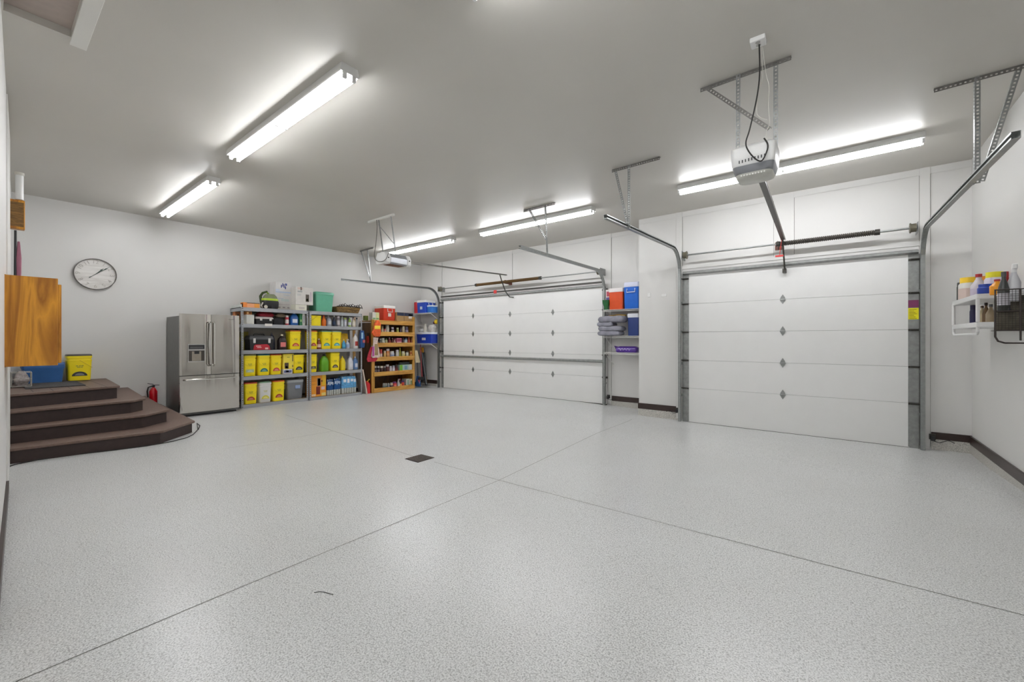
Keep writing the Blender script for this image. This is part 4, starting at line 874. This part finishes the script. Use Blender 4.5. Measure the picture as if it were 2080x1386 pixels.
# ---------------------------------------------------------------- wooden rack of pantry goods
PINE = wood('yellow_pine', (176,126,50), (208,160,78), 'Y', 5, .45)
PINEV = wood('yellow_pine_upright', (172,124,48), (204,156,74), 'Z', 5, .45)
WALN = wood('dark_walnut_side', (64,40,18), (98,64,30), 'Z', 6, .5)
RY0, RY1, RXF, RXB = 6.13, 7.50, -9.28, -9.84
rk = thing('wooden_rack', 'yellow pine open rack with slatted fronts by the corner', 'rack', (RXF, RY0, 0)); RW = RY1-RY0; RD = RXF-RXB
B(-RD, -.04, 0, .02, .0, 1.80).build('side_panel', WALN, rk, bevel=.003); B(-RD, -.04, RW-.02, RW, 0, 1.95).build('side_panel', PINEV, rk, bevel=.003)
B(-.04, 0, 0, .085, 0, 1.88).build('upright_post', PINEV, rk, bevel=.003); B(-.04, 0, RW-.07, RW, 0, 2.0).build('upright_post', PINEV, rk, bevel=.003)
B(-RD, -RD+.01, .02, RW-.02, .02, 1.8).build('rear_panel', WALN, rk)
RZ = [.115, .53, .92, 1.285, 1.57, 1.87]
for z in RZ:
    B(0.0, .022, .05, RW-.02, z-.11, z).build('front_slat', PINE, rk, bevel=.003)
    B(-RD+.012, -.002, .021, RW-.021, z-.03 if z > 1.8 else z-.085, z-.012 if z > 1.8 else z-.067).build('shelf_board', PINE, rk)
XR_ = RXF-.045
def ry(u): return yx(u, XR_)
DK, DR, CR, OW = (40,28,26), (96,30,24), (206,196,170), (196,192,184)
rows = [
 (1.57, 'upper shelf', [(770,4.5,669,'jar',(176,80,70),(190,60,50),None,'small red jar at the start of'),(778,5,662,'jar',(140,132,96),(120,112,80),(206,190,160),'olive lidded glass jar on'),(783,3.5,668,'can',(206,150,140),(196,60,60),(214,196,170),'slim pink can on'),(789,7,661,'jar',(190,188,172),(176,172,160),(200,196,180),'wide cream jar on'),(799,5.5,665,'jar',(60,50,76),(196,190,200),(214,206,200),'dark violet jar with pale lid on'),(809,4.5,666,'jar',(130,140,60),(206,204,170),(150,150,70),'olive green jar with cream lid on'),(815,3,664,'bottle',(60,48,66),(40,34,50),None,'thin dark bottle on'),(821,5,663,'can',(206,196,170),(214,206,184),(196,180,150),'tall cream can on'),(828,6,664,'jar',(90,80,104),(110,104,120),(160,150,170),'grey violet jar on')]),
 (1.285, 'middle high shelf', [(768,5,694,'jar',(206,170,150),(190,160,140),None,'low pink jar at the start of'),(774,4.5,688,'jar',(80,86,76),(150,150,146),(120,120,110),'dark green jar on'),(780,6.5,687,'jar',(186,196,176),(190,196,190),(206,206,196),'pale green wide jar on'),(786,4,688,'jar',(196,196,150),(96,120,70),(206,204,160),'cream jar with green lid on'),(793,5.5,686,'bottle',(130,50,46),(226,220,214),(140,60,54),'maroon bottle with white cap on'),(798,3.5,687,'bottle',(96,44,30),(206,190,170),None,'slim brown bottle on'),(803,4.5,690,'spray',(206,176,160),(214,196,186),None,'pink white squat bottle on'),(820,3.5,686,'bottle',(96,60,66),(60,50,60),None,'narrow plum bottle on'),(826,5.5,687,'jar',(176,196,206),(60,80,120),(200,206,206),'pale blue jar with navy lid on'),(832,4.5,685,'bottle',(170,60,30),(196,90,60),None,'orange red sauce bottle on'),(837,3.5,686,'bottle',(120,50,34),(90,40,30),None,'reddish slim bottle at the end of')]),
 (.92, 'middle low shelf', [(775,7,710,'jar',(176,50,56),(190,60,46),(226,200,196),'big red jar at the start of'),(783,4.5,713,'jar',(214,176,110),(206,196,176),None,'amber jar with pale lid on'),(790,6.5,709,'jar',(196,122,60),(206,196,200),(206,150,96),'orange jar with silver lid on'),(799,9,714,'jar',(196,198,206),(206,208,210),(150,160,186),'squat white tub with blue print on'),(809,6,711,'jar',(206,206,196),(196,186,196),(214,214,206),'white jar with lilac lid on'),(814,3.8,707,'bottle',(150,146,40),(170,166,50),None,'olive yellow bottle on'),(821,6,714,'jar',(214,206,160),(226,224,206),(206,196,130),'cream yellow jar on'),(829,5.5,713,'jar',(206,206,190),(70,50,46),(216,214,196),'white labelled jar with dark lid on'),(837,6,713,'jar',(160,80,30),(196,150,90),(214,160,90),'amber honey jar at the end of')]),
 (.53, 'second lowest shelf', [(764,5,744,'jar',DK,(176,176,172),(110,96,100),'dark preserve jar with silver lid at the start of'),(770,5,744,'jar',DK,(170,168,166),(120,104,110),'dark preserve jar beside the first one on'),(777,6,744,'jar',(60,36,34),(214,212,206),None,'brown preserve jar with bright lid on'),(783,4.5,744,'jar',(52,34,34),(150,146,146),None,'brown preserve jar with dull lid on'),(789,6.5,741,'jar',(90,34,30),(190,184,184),None,'tall reddish preserve jar on'),(795,4.8,744,'jar',(206,196,204),(190,190,196),(214,206,212),'lilac white jar on'),(801,5.5,743,'jar',(190,190,204),(170,176,190),(214,216,222),'blue white jar with round label on'),(807,5,740,'bottle',(86,22,22),(50,20,20),(130,50,50),'dark red tall bottle on')]),
 (.115, 'bottom shelf', [(781,4.5,779,'can',(150,152,146),(160,160,156),(120,128,120),'grey food can standing first on'),(785.5,4.5,779,'can',(146,150,146),(160,160,156),(96,116,110),'grey food can standing second on'),(790.5,4.5,779,'can',(140,146,150),(160,160,156),(110,124,150),'grey blue food can on'),(797,5.5,778,'can',(214,190,160),(190,186,176),(70,60,90),'pink and white food can on'),(804,8,776,'jar',(200,50,50),(120,60,120),(230,120,110),'red and purple tub on'),(811,5.5,770,'spray',(190,188,190),(196,190,196),None,'silver trigger bottle on'),(814.5,5.5,770,'bottle',(40,16,16),(180,60,70),(214,170,90),'dark sauce bottle with gold label on'),(820,6,774,'jar',(206,66,40),(80,56,120),(214,80,60),'orange red jar with purple lid on')])]
for z0, nm, its in rows:
    for u, wpx, vt, kd, c1, c2, c3, lb_ in its:
        y = ry(u); W_ = ry(u+wpx/2)-ry(u-wpx/2); zb_ = z0-.067; top = zx(u, vt, XR_)
        container(kd, {'jar':'glass_jar','can':'food_can','bottle':'sauce_bottle','spray':'trigger_bottle'}[kd], lb_+' the '+nm, {'jar':'jar','can':'can'}.get(kd, 'bottle'), y, zb_+.0005, XR_, W_*.97, max(.09, top-zb_), c1, c2, c3, group='jars and cans on the wooden rack')
def rbox(ua, ub, z0, vt, col, label, marks, X=XR_, d=.2): return carton(X-d, X, ry(ua), ry(ub), z0, zx((ua+ub)/2, vt, X), label, 'box', col, marks=marks)
rbox(806, 816, 1.285-.067, 687, (196,110,130), 'rounded pink box among bottles on the wooden rack', ((.05,.95,.3,.45,(230,190,196)),(.1,.9,.65,.8,(150,50,70))))
rbox(812, 839.5, .53-.067, 741, (176,206,196), 'long green and white box on the wooden rack', ((.0,.2,.0,1,(120,190,60)),(.35,.55,.4,.9,(130,170,196)),(.65,.9,.35,.9,(206,210,216))))
q = MB().loft([(0,.05,.17,.02),(.06,.05,.17,.02),(.07,.03,.15,.02)], 3, 0, 0).build('dark_tray', mat('dark_green_tray', (56,66,66), .5), None, smooth=True, loc=(XR_-.1, ry(825), zx(825, 741, XR_)+.001)); tag(q, 'low dark tray stacked on the long green white box', 'tray')
rbox(825.5, 832, .115-.067, 770, (196,200,196), 'upright white and green carton on bottom of wooden rack', ((.3,.7,.1,.9,(110,150,120)),))
rbox(833, 841.5, .115-.067, 770, (216,206,180), 'cream printed carton at the end of wooden rack bottom', ((.1,.45,.3,.8,(130,150,110)),(.55,.9,.1,.9,(206,160,140))))
zt = 1.871
cl = cooler(-9.80, -9.36, yx(779.5,-9.36), yx(804,-9.36), zt, zx(790, 621, -9.36), 'red cooler with white lid on top of the wooden rack', (196,52,24), (226,222,216), badge=(230,220,210))
q = carton(-9.62, -9.33, yx(806.5,-9.33), yx(839,-9.33), zt, zt+.24, 'open brown carton with navy top on the wooden rack', 'box', (160,128,84), marks=((.0,1,.62,.98,(40,46,70)),(.42,.45,0,1,(120,92,60)),(.72,.95,.35,.85,(214,210,204))))
for uu, cc_, lb_ in ((760, (206,204,196), 'small clear white carton beside the red cooler'), (767, (206,206,150), 'small pale green carton beside the red cooler')):
    X_ = -9.34; carton(X_-.16, X_, yx(uu-3.5,X_), yx(uu+3.5,X_), zt, zt+.20, lb_, 'box', cc_, marks=((.1,.9,.1,.3,(120,160,110)),))
q = carton(-9.72, -9.62, RY0+.03, RY0+.12, zt, zt+.12, 'small green carton on the rear of the wooden rack', 'box', (104,124,52))
# bags hung on the rack's near post
XH = RXF+.03
def bag(label, prof, col, name, us, uc, dz, thick=.05, extra=()):
    t = thing(name, label, 'bag', (XH, yx(uc, XH), 0))
    secs = []
    for v, ua, ub in prof:
        ya, yb2 = yx(ua, XH), yx(ub, XH); secs.append((zx(uc, v, XH), thick/2*(.5+.5*min(1, (yb2-ya)/.25)), (yb2-ya)/2, .03, 0, (ya+yb2)/2-yx(uc, XH)))
    secs.sort(key=lambda a: a[0])
    MB().loft(secs, 4, thick/2, 0).build('bag_body', mat(name+'_fabric', col, .6, 0, .25, 16, .5, 30), t, smooth=True)
    for (nm2, ua, ub, va, vb, c2) in extra:
        B(thick*.9, thick+.004, yx(ua, XH)-yx(uc, XH), yx(ub, XH)-yx(uc, XH), zx(uc, vb, XH), zx(uc, va, XH)).build(nm2, cm(c2), t, bevel=.004)
    top = secs[-1][0]; MB().tube([(.02,-.02,top-.01),(.0,0,top+.04),(.02,.02,top-.01)], .004, 5).build('hang_loop', OFFW, t)
    return t
bag('red plastic bag hanging lowest on the wooden rack post', [(705,752,760),(718,747,762),(730,744,766),(735,746,762)], (176,34,54), 'red_bag', None, 755, 0, .03)
XH = RXF+.065
bag('white and pink printed bag hung below the orange bag', [(686,757,768),(697,757,765),(710,755,769),(724,753,771),(727,755,769)], (206,186,176), 'printed_bag', None, 762, 0, .04, (('pink_panel',754.5,758.5,704,724,(170,80,150)),('photo_panel',759.5,766,699,722,(150,130,90))))
bag('orange plastic bag with yellow band on the rack post', [(651,762,768),(658,759,772),(668,757,772),(677,753,772),(684,758,770)], (214,90,34), 'orange_bag', None, 764, 0, .06, (('yellow_band',758,770,662,669,(236,206,60)),))
XH = RXF+.03
q = thing('paper_bag', 'pale tan paper sheet hanging on the far rack post', 'paper', (RXF+.03, yx(844, RXF+.03), 0))
zz = [zx(846, 712, RXF), zx(846, 737, RXF)]
MB().add([(0,-.03,zz[0]),(0,.05,zz[0]),(.004,.16,zz[1]),(.004,.0,zz[1]),(.012,-.03,zz[0]),(.012,.05,zz[0]),(.016,.16,zz[1]),(.016,.0,zz[1])], [(0,1,2,3),(7,6,5,4),(0,4,5,1),(1,5,6,2),(2,6,7,3),(3,7,4,0)]).build('paper_sheet', cm((206,190,156), .8), q)
# small things pinned on the rack's dark side
q = thing('red_glove', 'red and black glove hung on the dark side of rack', 'glove', (-9.42, RY0-.03, 1.42))
MB().loft([(-.14,.03,.012,.01),(-.08,.05,.018,.015),(.0,.045,.018,.015),(.06,.02,.01,.01)], 3).build('glove_palm', cm((170,44,30), .7), q, smooth=True)
MB().loft([(.04,.03,.014,.01),(.12,.035,.016,.01)], 3).build('glove_cuff', BLACK, q, smooth=True)

# ---------------------------------------------------------------- far corner: wire shelves, coolers, long handled tools
WIRE = mat('white_coated_wire', (222,222,218), .35)
def wire_shelf(x0, x1, z, depth, label, brackets=True):
    t = thing('wire_shelf', label, 'shelf', (x0, YD2, z)); W = x1-x0; m = MB()
    for y, zz in ((-depth, 0), (-depth, -.03), (-.01, 0), (-depth*.5, 0)): m.cyl((0,y,zz), (W,y,zz), .0042, 6)
    n = int(W/.026)
    for i in range(n+1): m.tube([(W*i/n, -.01, .003), (W*i/n, -depth, .003), (W*i/n, -depth-.002, -.03)], .0022, 4)
    m.build('wire_grid', WIRE, t)
    if brackets:
        for x in (.03, W-.02): MB().bar((x,-depth+.01,-.012), (x,-.005,-.26), .012, .006, (1,0,0)).build('support_bracket', WIRE, t)
    return t
FX0, FX1 = -9.84, -8.96
wire_shelf(FX0, FX1, 2.13, .42, 'white wire shelf holding blue coolers in far corner')
wire_shelf(FX0, FX1, 1.80, .22, 'narrow white wire shelf between coolers in far corner', False)
wire_shelf(FX0, -8.93, 1.255, .42, 'low white wire shelf under the long blue cooler')
Y0 = 7.78
cooler(-9.55, -9.17, Y0, Y0+.40, 2.134, 2.50, 'large blue cooler with white lid on the top corner shelf', (28,70,180), (226,226,224), facing='y', badge=(190,200,210))
cooler(-9.155, -8.94, Y0+.04, Y0+.30, 2.134, 2.34, 'small light blue cooler beside the large blue cooler', (40,110,190), (214,220,226), facing='y', hands=False)
q = thing('drink_jug', 'red insulated drink jug beside the large blue cooler', 'jug', (-9.68, Y0+.14, 2.134))
MB().loft([(0,.08,.08,.08),(.02,.09,.09,.09),(.30,.10,.10,.10),(.33,.09,.09,.09)], 5).build('jug_body', cm((186,26,40)), q, smooth=True)
MB().loft([(.33,.092,.092,.09),(.37,.085,.085,.08)], 5).build('lid', OFFW, q, smooth=True)
MB().tube([(-.09,0,.28),(-.13,0,.22),(-.125,0,.08),(-.085,0,.03)], .012, 6).build('handle', BLACK, q, smooth=True)
cooler(-9.60, -8.935, Y0+.02, Y0+.36, 1.262, 1.58, 'long royal blue cooler on the low corner shelf', (22,58,170), (214,218,224), facing='y', hands=False, badge=(206,206,214))
q = MB().loft([(0,.06,.06,.05),(.06,.10,.08,.07),(.14,.12,.09,.08),(.2,.08,.06,.05)], 4).build('white_cloth_bag', mat('grey_white_bag_cloth', (196,194,190), .8, 0, .12, 20, .5, 25), None, smooth=True, loc=(-9.05, Y0+.16, 1.582)); tag(q, 'round white cloth bag lying on the long blue cooler', 'bag')
q = MB().loft([(0,.06,.05,.04),(.12,.05,.045,.04),(.2,.03,.03,.03),(.24,.05,.035,.03)], 4).build('white_jug_piece', OFFW, None, smooth=True, loc=(-9.32, Y0+.14, 1.582)); tag(q, 'white plastic jug piece standing on the long blue cooler', 'jug')
q = MB().loft([(0,.05,.05,.04),(.05,.1,.08,.05),(.1,.06,.06,.05)], 4).build('folded_white_sack', cm((206,206,206), .8), None, smooth=True, loc=(-9.48, Y0+.15, 1.582)); tag(q, 'small folded white sack at the end of the blue cooler', 'sack')
def ball(m, c, r, n=14):
    c = Vector(c); k = n//2
    return m.loft([(c.z+r*math.sin(-math.pi/2+math.pi*i/k) , r*max(.02, math.cos(-math.pi/2+math.pi*i/k)), r*max(.02, math.cos(-math.pi/2+math.pi*i/k)), r) for i in range(k+1)], 5, c.x, c.y)
q = ball(MB(), (0,0,.075), .075).build('yellow_ball', cm((222,190,40)), None, smooth=True, loc=(-9.05, 8.10, 1.808)); tag(q, 'yellow ball on the narrow corner wire shelf', 'ball')
q = ball(MB(), (0,0,.05), .05).build('purple_ball', cm((90,50,80)), None, smooth=True, loc=(-8.985, 8.12, 1.806)); q.location.x = -9.16; tag(q, 'small purple ball behind the yellow ball', 'ball')
# tools leaning in the far corner
def lean(name, label, cat, u0, v0, u1, v1, Y_, r, c, head=None):
    a = on_y(u0, v0, Y_); b = on_y(u1, v1, Y_+.2); a.z = max(.02, a.z)
    t = thing(name, label, cat, (a.x, a.y, a.z)); MB().tube([(0,0,0), b-a], r, 7).build('handle', cm(c), t, smooth=True)
    return t, b-a
t, e = lean('push_broom', 'red handled broom leaning in the far corner', 'broom', 857.5, 770, 854, 700, 7.72, .013, (150,40,44)); MB().loft([(-.02,.03,.13,.01),(.06,.025,.12,.01)], 3).build('broom_head', cm((30,30,34)), t)
t, e = lean('hand_saw', 'tool with yellow grip and dark blade in far corner', 'saw', 866, 782, 857, 715, 7.78, .035, (34,40,44)); MB().loft([(e.z-.02,.07,.02,.02),(e.z+.10,.08,.025,.03),(e.z+.13,.05,.02,.02)], 3, e.x, e.y).build('yellow_grip', cm((214,150,40)), t)
t, e = lean('snow_shovel', 'dark shovel with gold ferrule leaning beside the broom', 'shovel', 866.5, 783, 861, 716, 7.86, .022, (36,52,50)); MB().bar((0,0,.0), (-.03,0,.25), .04, .03).build('gold_ferrule', cm((206,160,60)), t); MB().loft([(-.0,.12,.05,.02),(.02,.13,.06,.02)], 3, .04, -.05).build('blade', cm((120,118,120), .4, .5), t)
t, e = lean('dust_pan', 'blue dustpan with long black handle by the rack', 'dustpan', 849.5, 785, 847.5, 730, 7.66, .016, (40,44,50)); MB().prism([(-.10,0),(.10,0),(.06,.28),(-.03,.30)], 'y', -.03, .01).build('pan', cm((34,84,140)), t); MB().prism([(.02,.20),(.10,.22),(.10,.08)], 'y', -.036, -.031).build('pink_corner', cm((206,90,110)), t)
t, e = lean('folded_chair_bag', 'black fabric bag standing upright in the far corner', 'bag', 860, 775, 858, 722, 7.95, .06, (28,26,34))

# ---------------------------------------------------------------- recess beside the double door
NX0, NX1 = -3.70, PX-.01
NY = 7.80
for z, lb_ in ((1.965, 'top white wire shelf of the recess holding coolers'), (1.435, 'middle wire shelf of the recess under folded blankets'), (1.105, 'lowest wire shelf of the recess with the purple bag')):
    wire_shelf(NX0, NX1, z, YD2-NY, lb_)
nx = lambda u: on_y(u, 700, NY+.03).x
nz = lambda u, v: on_y(u, v, NY+.03).z
cooler(nx(1236), nx(1265), NY+.03, NY+.36, 1.972, nz(1245,586), 'orange red cooler with white lid in the recess', (206,76,30), (222,216,214), facing='y', hands=False)
q = thing('printed_carton', 'white printed carton end beside the orange cooler', 'box', (nx(1231), NY+.26, 1.972))
B(-.05,.05,-.14,.14,0,.42).build('box_body', cm((220,214,212), .6), q, bevel=.004)
m = MB(); m.box(-.03,.045,-.142,-.14,.28,.38); m.build('red_print', cm((170,60,80)), q); m = MB(); m.box(-.04,.03,-.142,-.14,.18,.26); m.build('blue_print', cm((90,80,140)), q)
cl = cooler(nx(1266.5), nx(1297), NY+.03, NY+.34, 1.972, nz(1282,573), 'bright blue cooler with tall white lid beside the pier', (20,98,196), (206,210,230), facing='y', front=True)
q = thing('green_watering_pot', 'dark green plastic pot at the open end of recess shelf', 'pot', (nx(1230.5), NY+.0, 1.972))
MB().loft([(0,.05,.045,.04),(.06,.045,.04,.04),(.14,.07,.05,.03),(.2,.072,.052,.02)], 3, 0, .052).build('pot_body', cm((20,86,40)), q, smooth=True)
cooler(nx(1274), nx(1297), NY+.03, NY+.36, 1.442, nz(1285,637), 'navy blue cooler with pale lid beside the folded blankets', (44,64,124), (214,216,222), facing='y', hands=False)
QB = mat('grey_quilted_blanket', (132,132,142), .95, 0, .15, 12, .7, 18)
def blanket(x0, x1, z0, z1, k, label, tilt=0.):
    z0 -= .004; z1 += .010; W = (x1-x0)/2; H = z1-z0; m = MB(); n = 14; rings = []
    nn = 16; secs = []
    for i in range(nn+1):
        s_ = math.sin(math.pi/2*(-1+2*i/nn)); e = max(.3, math.sqrt(max(0, 1-abs(s_)**14)))
        ring = []
        for j in range(18):
            a = 2*math.pi*j/18; cy2, cz2 = math.cos(a), math.sin(a)
            cy2 = math.copysign(abs(cy2)**.45, cy2); cz2 = math.copysign(abs(cz2)**.45, cz2)
            wob = .006*math.sin(7*s_+k*2+a*2)
            ring.append((W*s_, .145*cy2*(.8+.2*e)+.01*math.sin(3*s_+k), H/2+H/2*cz2*e+wob*(1 if cz2 > 0 else 0)+tilt*s_))
        rings.append(ring)
    v = [q for r_ in rings for q in r_]; f = []
    for i in range(nn):
        for j in range(18): f.append((i*18+j, i*18+(j+1) % 18, (i+1)*18+(j+1) % 18, (i+1)*18+j))
    f.append(tuple(range(18))[::-1]); f.append(tuple(nn*18+j for j in range(18)))
    o = MB().add(v, f).build('folded_blanket', QB, None, smooth=True, loc=((x0+x1)/2, NY+.055, z0))
    tag(o, label, 'blanket', 'stack of folded grey moving blankets'); return o
bz = [1.442, 1.505, 1.572, 1.638]
blanket(nx(1218), nx(1262), 1.447, 1.535, 0, 'lowest folded grey quilted blanket on the recess shelf')
blanket(nx(1220), nx(1266), 1.535, 1.63, 1, 'second folded grey blanket from the bottom of the stack')
blanket(nx(1217.5), nx(1248), 1.63, 1.71, 2, 'short folded grey blanket third from the bottom')
blanket(nx(1219), nx(1270), 1.71, 1.83, 3, 'topmost folded grey blanket drooping over the stack', -.0)
q = MB().tube([(-.2,0,0),(0,0,.012),(.16,0,0)], .032, 8).build('gold_fabric_roll', mat('gold_green_cloth', (140,112,44), .7, 0, .4, 14), None, smooth=True, loc=(nx(1252), NY+.27, 1.80)); tag(q, 'gold and green rolled cloth resting behind the blankets', 'cloth roll'); q.location.z = 1.835; q.location.y = NY+.13
pb = thing('seed_bag', 'purple plastic bag with pale script lying on lowest shelf', 'bag', ((nx(1247)+nx(1293))/2, NY+.12, 1.112)); W = (nx(1293)-nx(1247))/2
MB().loft([(0,W*.86,.10,.03),(.03,W*.95,.11,.04),(.09,W*.93,.09,.04),(.12,W*.7,.05,.03)], 4, .02, 0).build('bag_body', mat('purple_bag_film', (70,34,130), .3, 0, .25, 12), pb, smooth=True)
MB().prism([(-W*1.0,.13),(-W*.62,.11),(-W*.72,.0)], 'y', -.08, -.05).build('bag_corner', cm((60,30,100)), pb)
pts = []
for i in range(34):
    a = i/33; pts.append((-W*.55+W*1.05*a, -.113, .062+.02*math.sin(a*26)*(1-.3*a)+.006*math.sin(a*61)))
MB().tube(pts, .004, 5).build('script_lettering', cm((206,190,230)), pb)
q = B(-.05,.05,-.12,.12,0,.06).build('pale_box', cm((206,206,200)), None, bevel=.004, loc=(nx(1293), NY+.33, 1.112)); q.location.x = nx(1291); q.name = 'small_carton'; tag(q, 'small pale carton behind the purple bag', 'box')
for u0, u1, v0, v1, lb_ in ((1315.5,1321.5,595,604,'small round white cover plate on the pier wall'), (1343.5,1354,597,603,'small wide white cover plate on the pier wall')):
    a = on_y(u0, v1, YD1); b = on_y(u1, v0, YD1); q = B(0, b.x-a.x, -.008, 0, 0, b.z-a.z).build('wall_plate', WHITEP, None, bevel=.003, loc=(a.x, YD1, a.z)); tag(q, lb_, 'wall plate')
# photo eye sensors at the foot of the doors
def sensor(x, y, z, s, label):
    t = thing('safety_sensor', label, 'sensor', (x, y, z)); B(-.02, .02, -.05, .0, -.03, .03).build('sensor_case', BLACK, t, bevel=.004)
    MB().tube([(0,-.02,-.03),(s*.06,-.01,-.05),(s*.14,.0,-.01),(s*.2,.03,-.04)], .005, 5).build('sensor_wire', BLACKR, t)
    B(-.03, .03, .0, .03, -.02, .05).build('sensor_bracket', DARKM, t); return t
sensor(-2.16, 7.50, .12, -1, 'black photo eye sensor at the single door beside pier')
sensor(1.0, 7.50, .10, 1, 'black photo eye sensor at the single door near corner')
sensor(-3.72, 8.06, .16, 1, 'black photo eye sensor at the foot of double door')

# ---------------------------------------------------------------- wall shelf and mesh organiser on the side wall
SX = 1.06
ws = thing('wall_shelf', 'white two tier plastic shelf on the side wall', 'shelf', (XR, 6.26, 1.78)); HL = .51; DX = XR-SX
def tray(zt_, name): 
    m = MB(); m.box(-DX, 0, -HL, HL, zt_-.03, zt_-.02); m.box(-DX, -DX+.012, -HL, HL, zt_-.035, zt_+.012); m.box(-DX, 0, -HL, -HL+.012, zt_-.035, zt_+.012); m.box(-DX, 0, HL-.012, HL, zt_-.035, zt_+.012); m.build(name, WHITEP, ws, bevel=.003)
tray(0, 'upper_tier'); tray(-.265, 'lower_tier')
for y in (-HL+.015, HL-.015): MB().tube([(-DX+.01,y,-.02),(-DX+.01,y,-.25)], .014, 8).build('support_post', WHITEP, ws, smooth=True)
MB().tube([(-DX+.01,HL-.02,-.28),(-DX+.01,HL-.02,-.34),(-DX+.01,HL-.05,-.365),(-DX+.01,-HL+.05,-.365),(-DX+.01,-HL+.02,-.34),(-DX+.01,-HL+.02,-.28)], .012, 8).build('towel_bar', WHITEP, ws, smooth=True)
zA, zB = 1.78-.019, 1.515-.019
def sitem(kd, nm, lb_, cat, u, wpx, vt, zb_, c1, c2, c3, x=1.14):
    a = on_x(u-wpx/2, 600, x); b = on_x(u+wpx/2, 600, x); y = (a.y+b.y)/2; dist = math.hypot(x, y); w_ = wpx/F_PX*dist*.93
    h = on_x(u, vt, x).z-zb_
    o = container(kd, nm, lb_, cat, 0, zb_, 0, w_, max(.05, h), c1, c2, c3); o.location = (x, y, zb_); o.rotation_euler[2] = -2.0
    return o
sitem('jar', 'wipes_canister', 'white wipes canister with yellow lid on the wall shelf', 'canister', 1963, 22, 563, zA, (214,212,204), (236,196,40), (206,186,176))
sitem('bottle', 'small_bottle', 'white bottle with red cap on the wall shelf', 'bottle', 1984, 17, 556, zA, (206,200,206), (176,40,44), (190,180,196), 1.16)
sitem('jar', 'orange_tub', 'orange and brown tub at the rear of the wall shelf', 'tub', 1996, 15, 561, zA, (196,110,40), (214,140,50), (110,54,36), 1.28)
sitem('jar', 'blue_tub', 'low deep blue tub at the front of the wall shelf', 'tub', 1998, 17, 577, zA, (24,56,150), (30,64,160), None, 1.13)
sitem('jar', 'white_tub', 'white tub with bright yellow lid on the wall shelf', 'tub', 2015, 20, 552, zA, (214,206,220), (230,220,30), None, 1.2)
sitem('bottle', 'orange_bottle', 'orange bottle with dark red cap near the mesh organiser', 'bottle', 2022, 15, 567, zA, (226,150,30), (176,40,40), None, 1.13)
sitem('jar', 'red_tub', 'dark red capped tub behind the white tub', 'tub', 2034, 13, 552, zA, (160,40,44), (176,44,50), None, 1.29)
sitem('can', 'slim_can', 'slim grey black canister at the corner end of shelf', 'can', 1948, 7, 574, zA, (84,84,80), (60,60,58), None, 1.12)
sitem('jar', 'navy_disc_tub', 'navy round tub on the lower tier of wall shelf', 'tub', 1976, 9, 620, zB, (40,40,84), (34,34,70), None, 1.2)
sitem('bottle', 'beige_bottle', 'beige slim bottle behind the shelf post', 'bottle', 1993, 8, 621, zB, (206,190,156), (90,70,54), None, 1.2)
sitem('bottle', 'brown_bottle', 'dark brown bottle with pointed cap on lower tier', 'bottle', 2001, 8, 615, zB, (120,92,60), (60,48,44), None, 1.22)
sitem('bottle', 'grey_bottle', 'grey tan squeeze bottle on the lower tier', 'bottle', 2010, 10, 618, zB, (150,132,104), (96,96,100), None, 1.2)
q = MB().loft([(0,.03,.09,.02),(.03,.03,.08,.02),(.04,.01,.04,.01)], 3).build('small_brush', mat('tan_brush', (176,130,96), .7, 0, .3, 40), None, smooth=True, loc=(1.17, 6.42, zB+.001)); tag(q, 'small tan brush lying on the lower tier', 'brush')

og = thing('mesh_organiser', 'dark brown mesh pocket organiser with wire frame by wall', 'organiser', (1.19, 5.0, 1.335)); GW = .18
MESHM = mat('brown_black_wire', (62,54,50), .5, .3)
m = MB(); pr = [(-GW+.05,0),(GW,0),(GW,.42),(-GW,.42),(-GW,.05),(-GW+.015,.015),(-GW+.05,0)]
m.tube([(a, -.06, b) for a, b in pr], .007, 7); m.build('outer_frame', MESHM, og, smooth=True)
m = MB(); m.tube([(-GW,-.06,.10),(GW,-.06,.10)], .005, 6); m.tube([(-GW,-.06,.25),(GW,-.06,.25)], .005, 6)
for x in (-GW+.13, -GW+.18, .09): m.tube([(x,-.062,.02),(x,-.062,.42)], .006, 6)
m.build('cross_wire', MESHM, og)
m = MB()
for i in range(20): m.box(-GW+.36*i/20, -GW+.36*i/20+.002, -.05, -.047, .1, .42)
for i in range(18): m.box(-GW, GW, -.05, -.048, .1+.32*i/18, .1+.32*i/18+.002)
m.build('pocket_mesh', mat('dark_fabric_mesh', (44,40,36), .8), og)
B(-GW+.03, GW, .05, .055, .1, .38).build('rear_cloth', mat('olive_brown_cloth', (104,98,84), .9, 0, .3, 20), og)
B(-GW, GW, -.05, .055, .095, .1).build('tray_bottom', MESHM, og)
def oi(kd, nm, lb_, cat, dx, dz, w_, h, c1, c2, c3, tilt=0, dy=0):
    o = container(kd, nm, lb_, cat, 0, 0, 0, w_, h, c1, c2, c3); o.location = (1.19+dx, 5.0+dy, 1.335+dz); o.rotation_euler = (0, tilt, -math.pi/2); return o
oi('spray', 'trigger_bottle', 'white trigger spray bottle tucked in the mesh organiser', 'bottle', -.06, .33, .08, .30, (206,206,210), (226,226,226), None, 0, -.0)
oi('bottle', 'charcoal_bottle', 'charcoal bottle with white shoulder in the organiser', 'bottle', -.115, .25, .07, .32, (54,56,54), (70,70,70), (200,196,204), 0, .0)
oi('bottle', 'blue_bottle', 'blue bottle low in the mesh organiser', 'bottle', .06, .12, .08, .2, (40,100,200), (190,60,80), (110,150,180), 0, -.0)
oi('spray', 'violet_trigger_bottle', 'dark violet trigger bottle at the frame edge of organiser', 'bottle', .03, .34, .07, .34, (66,56,84), (40,60,150), None, 0, .0)
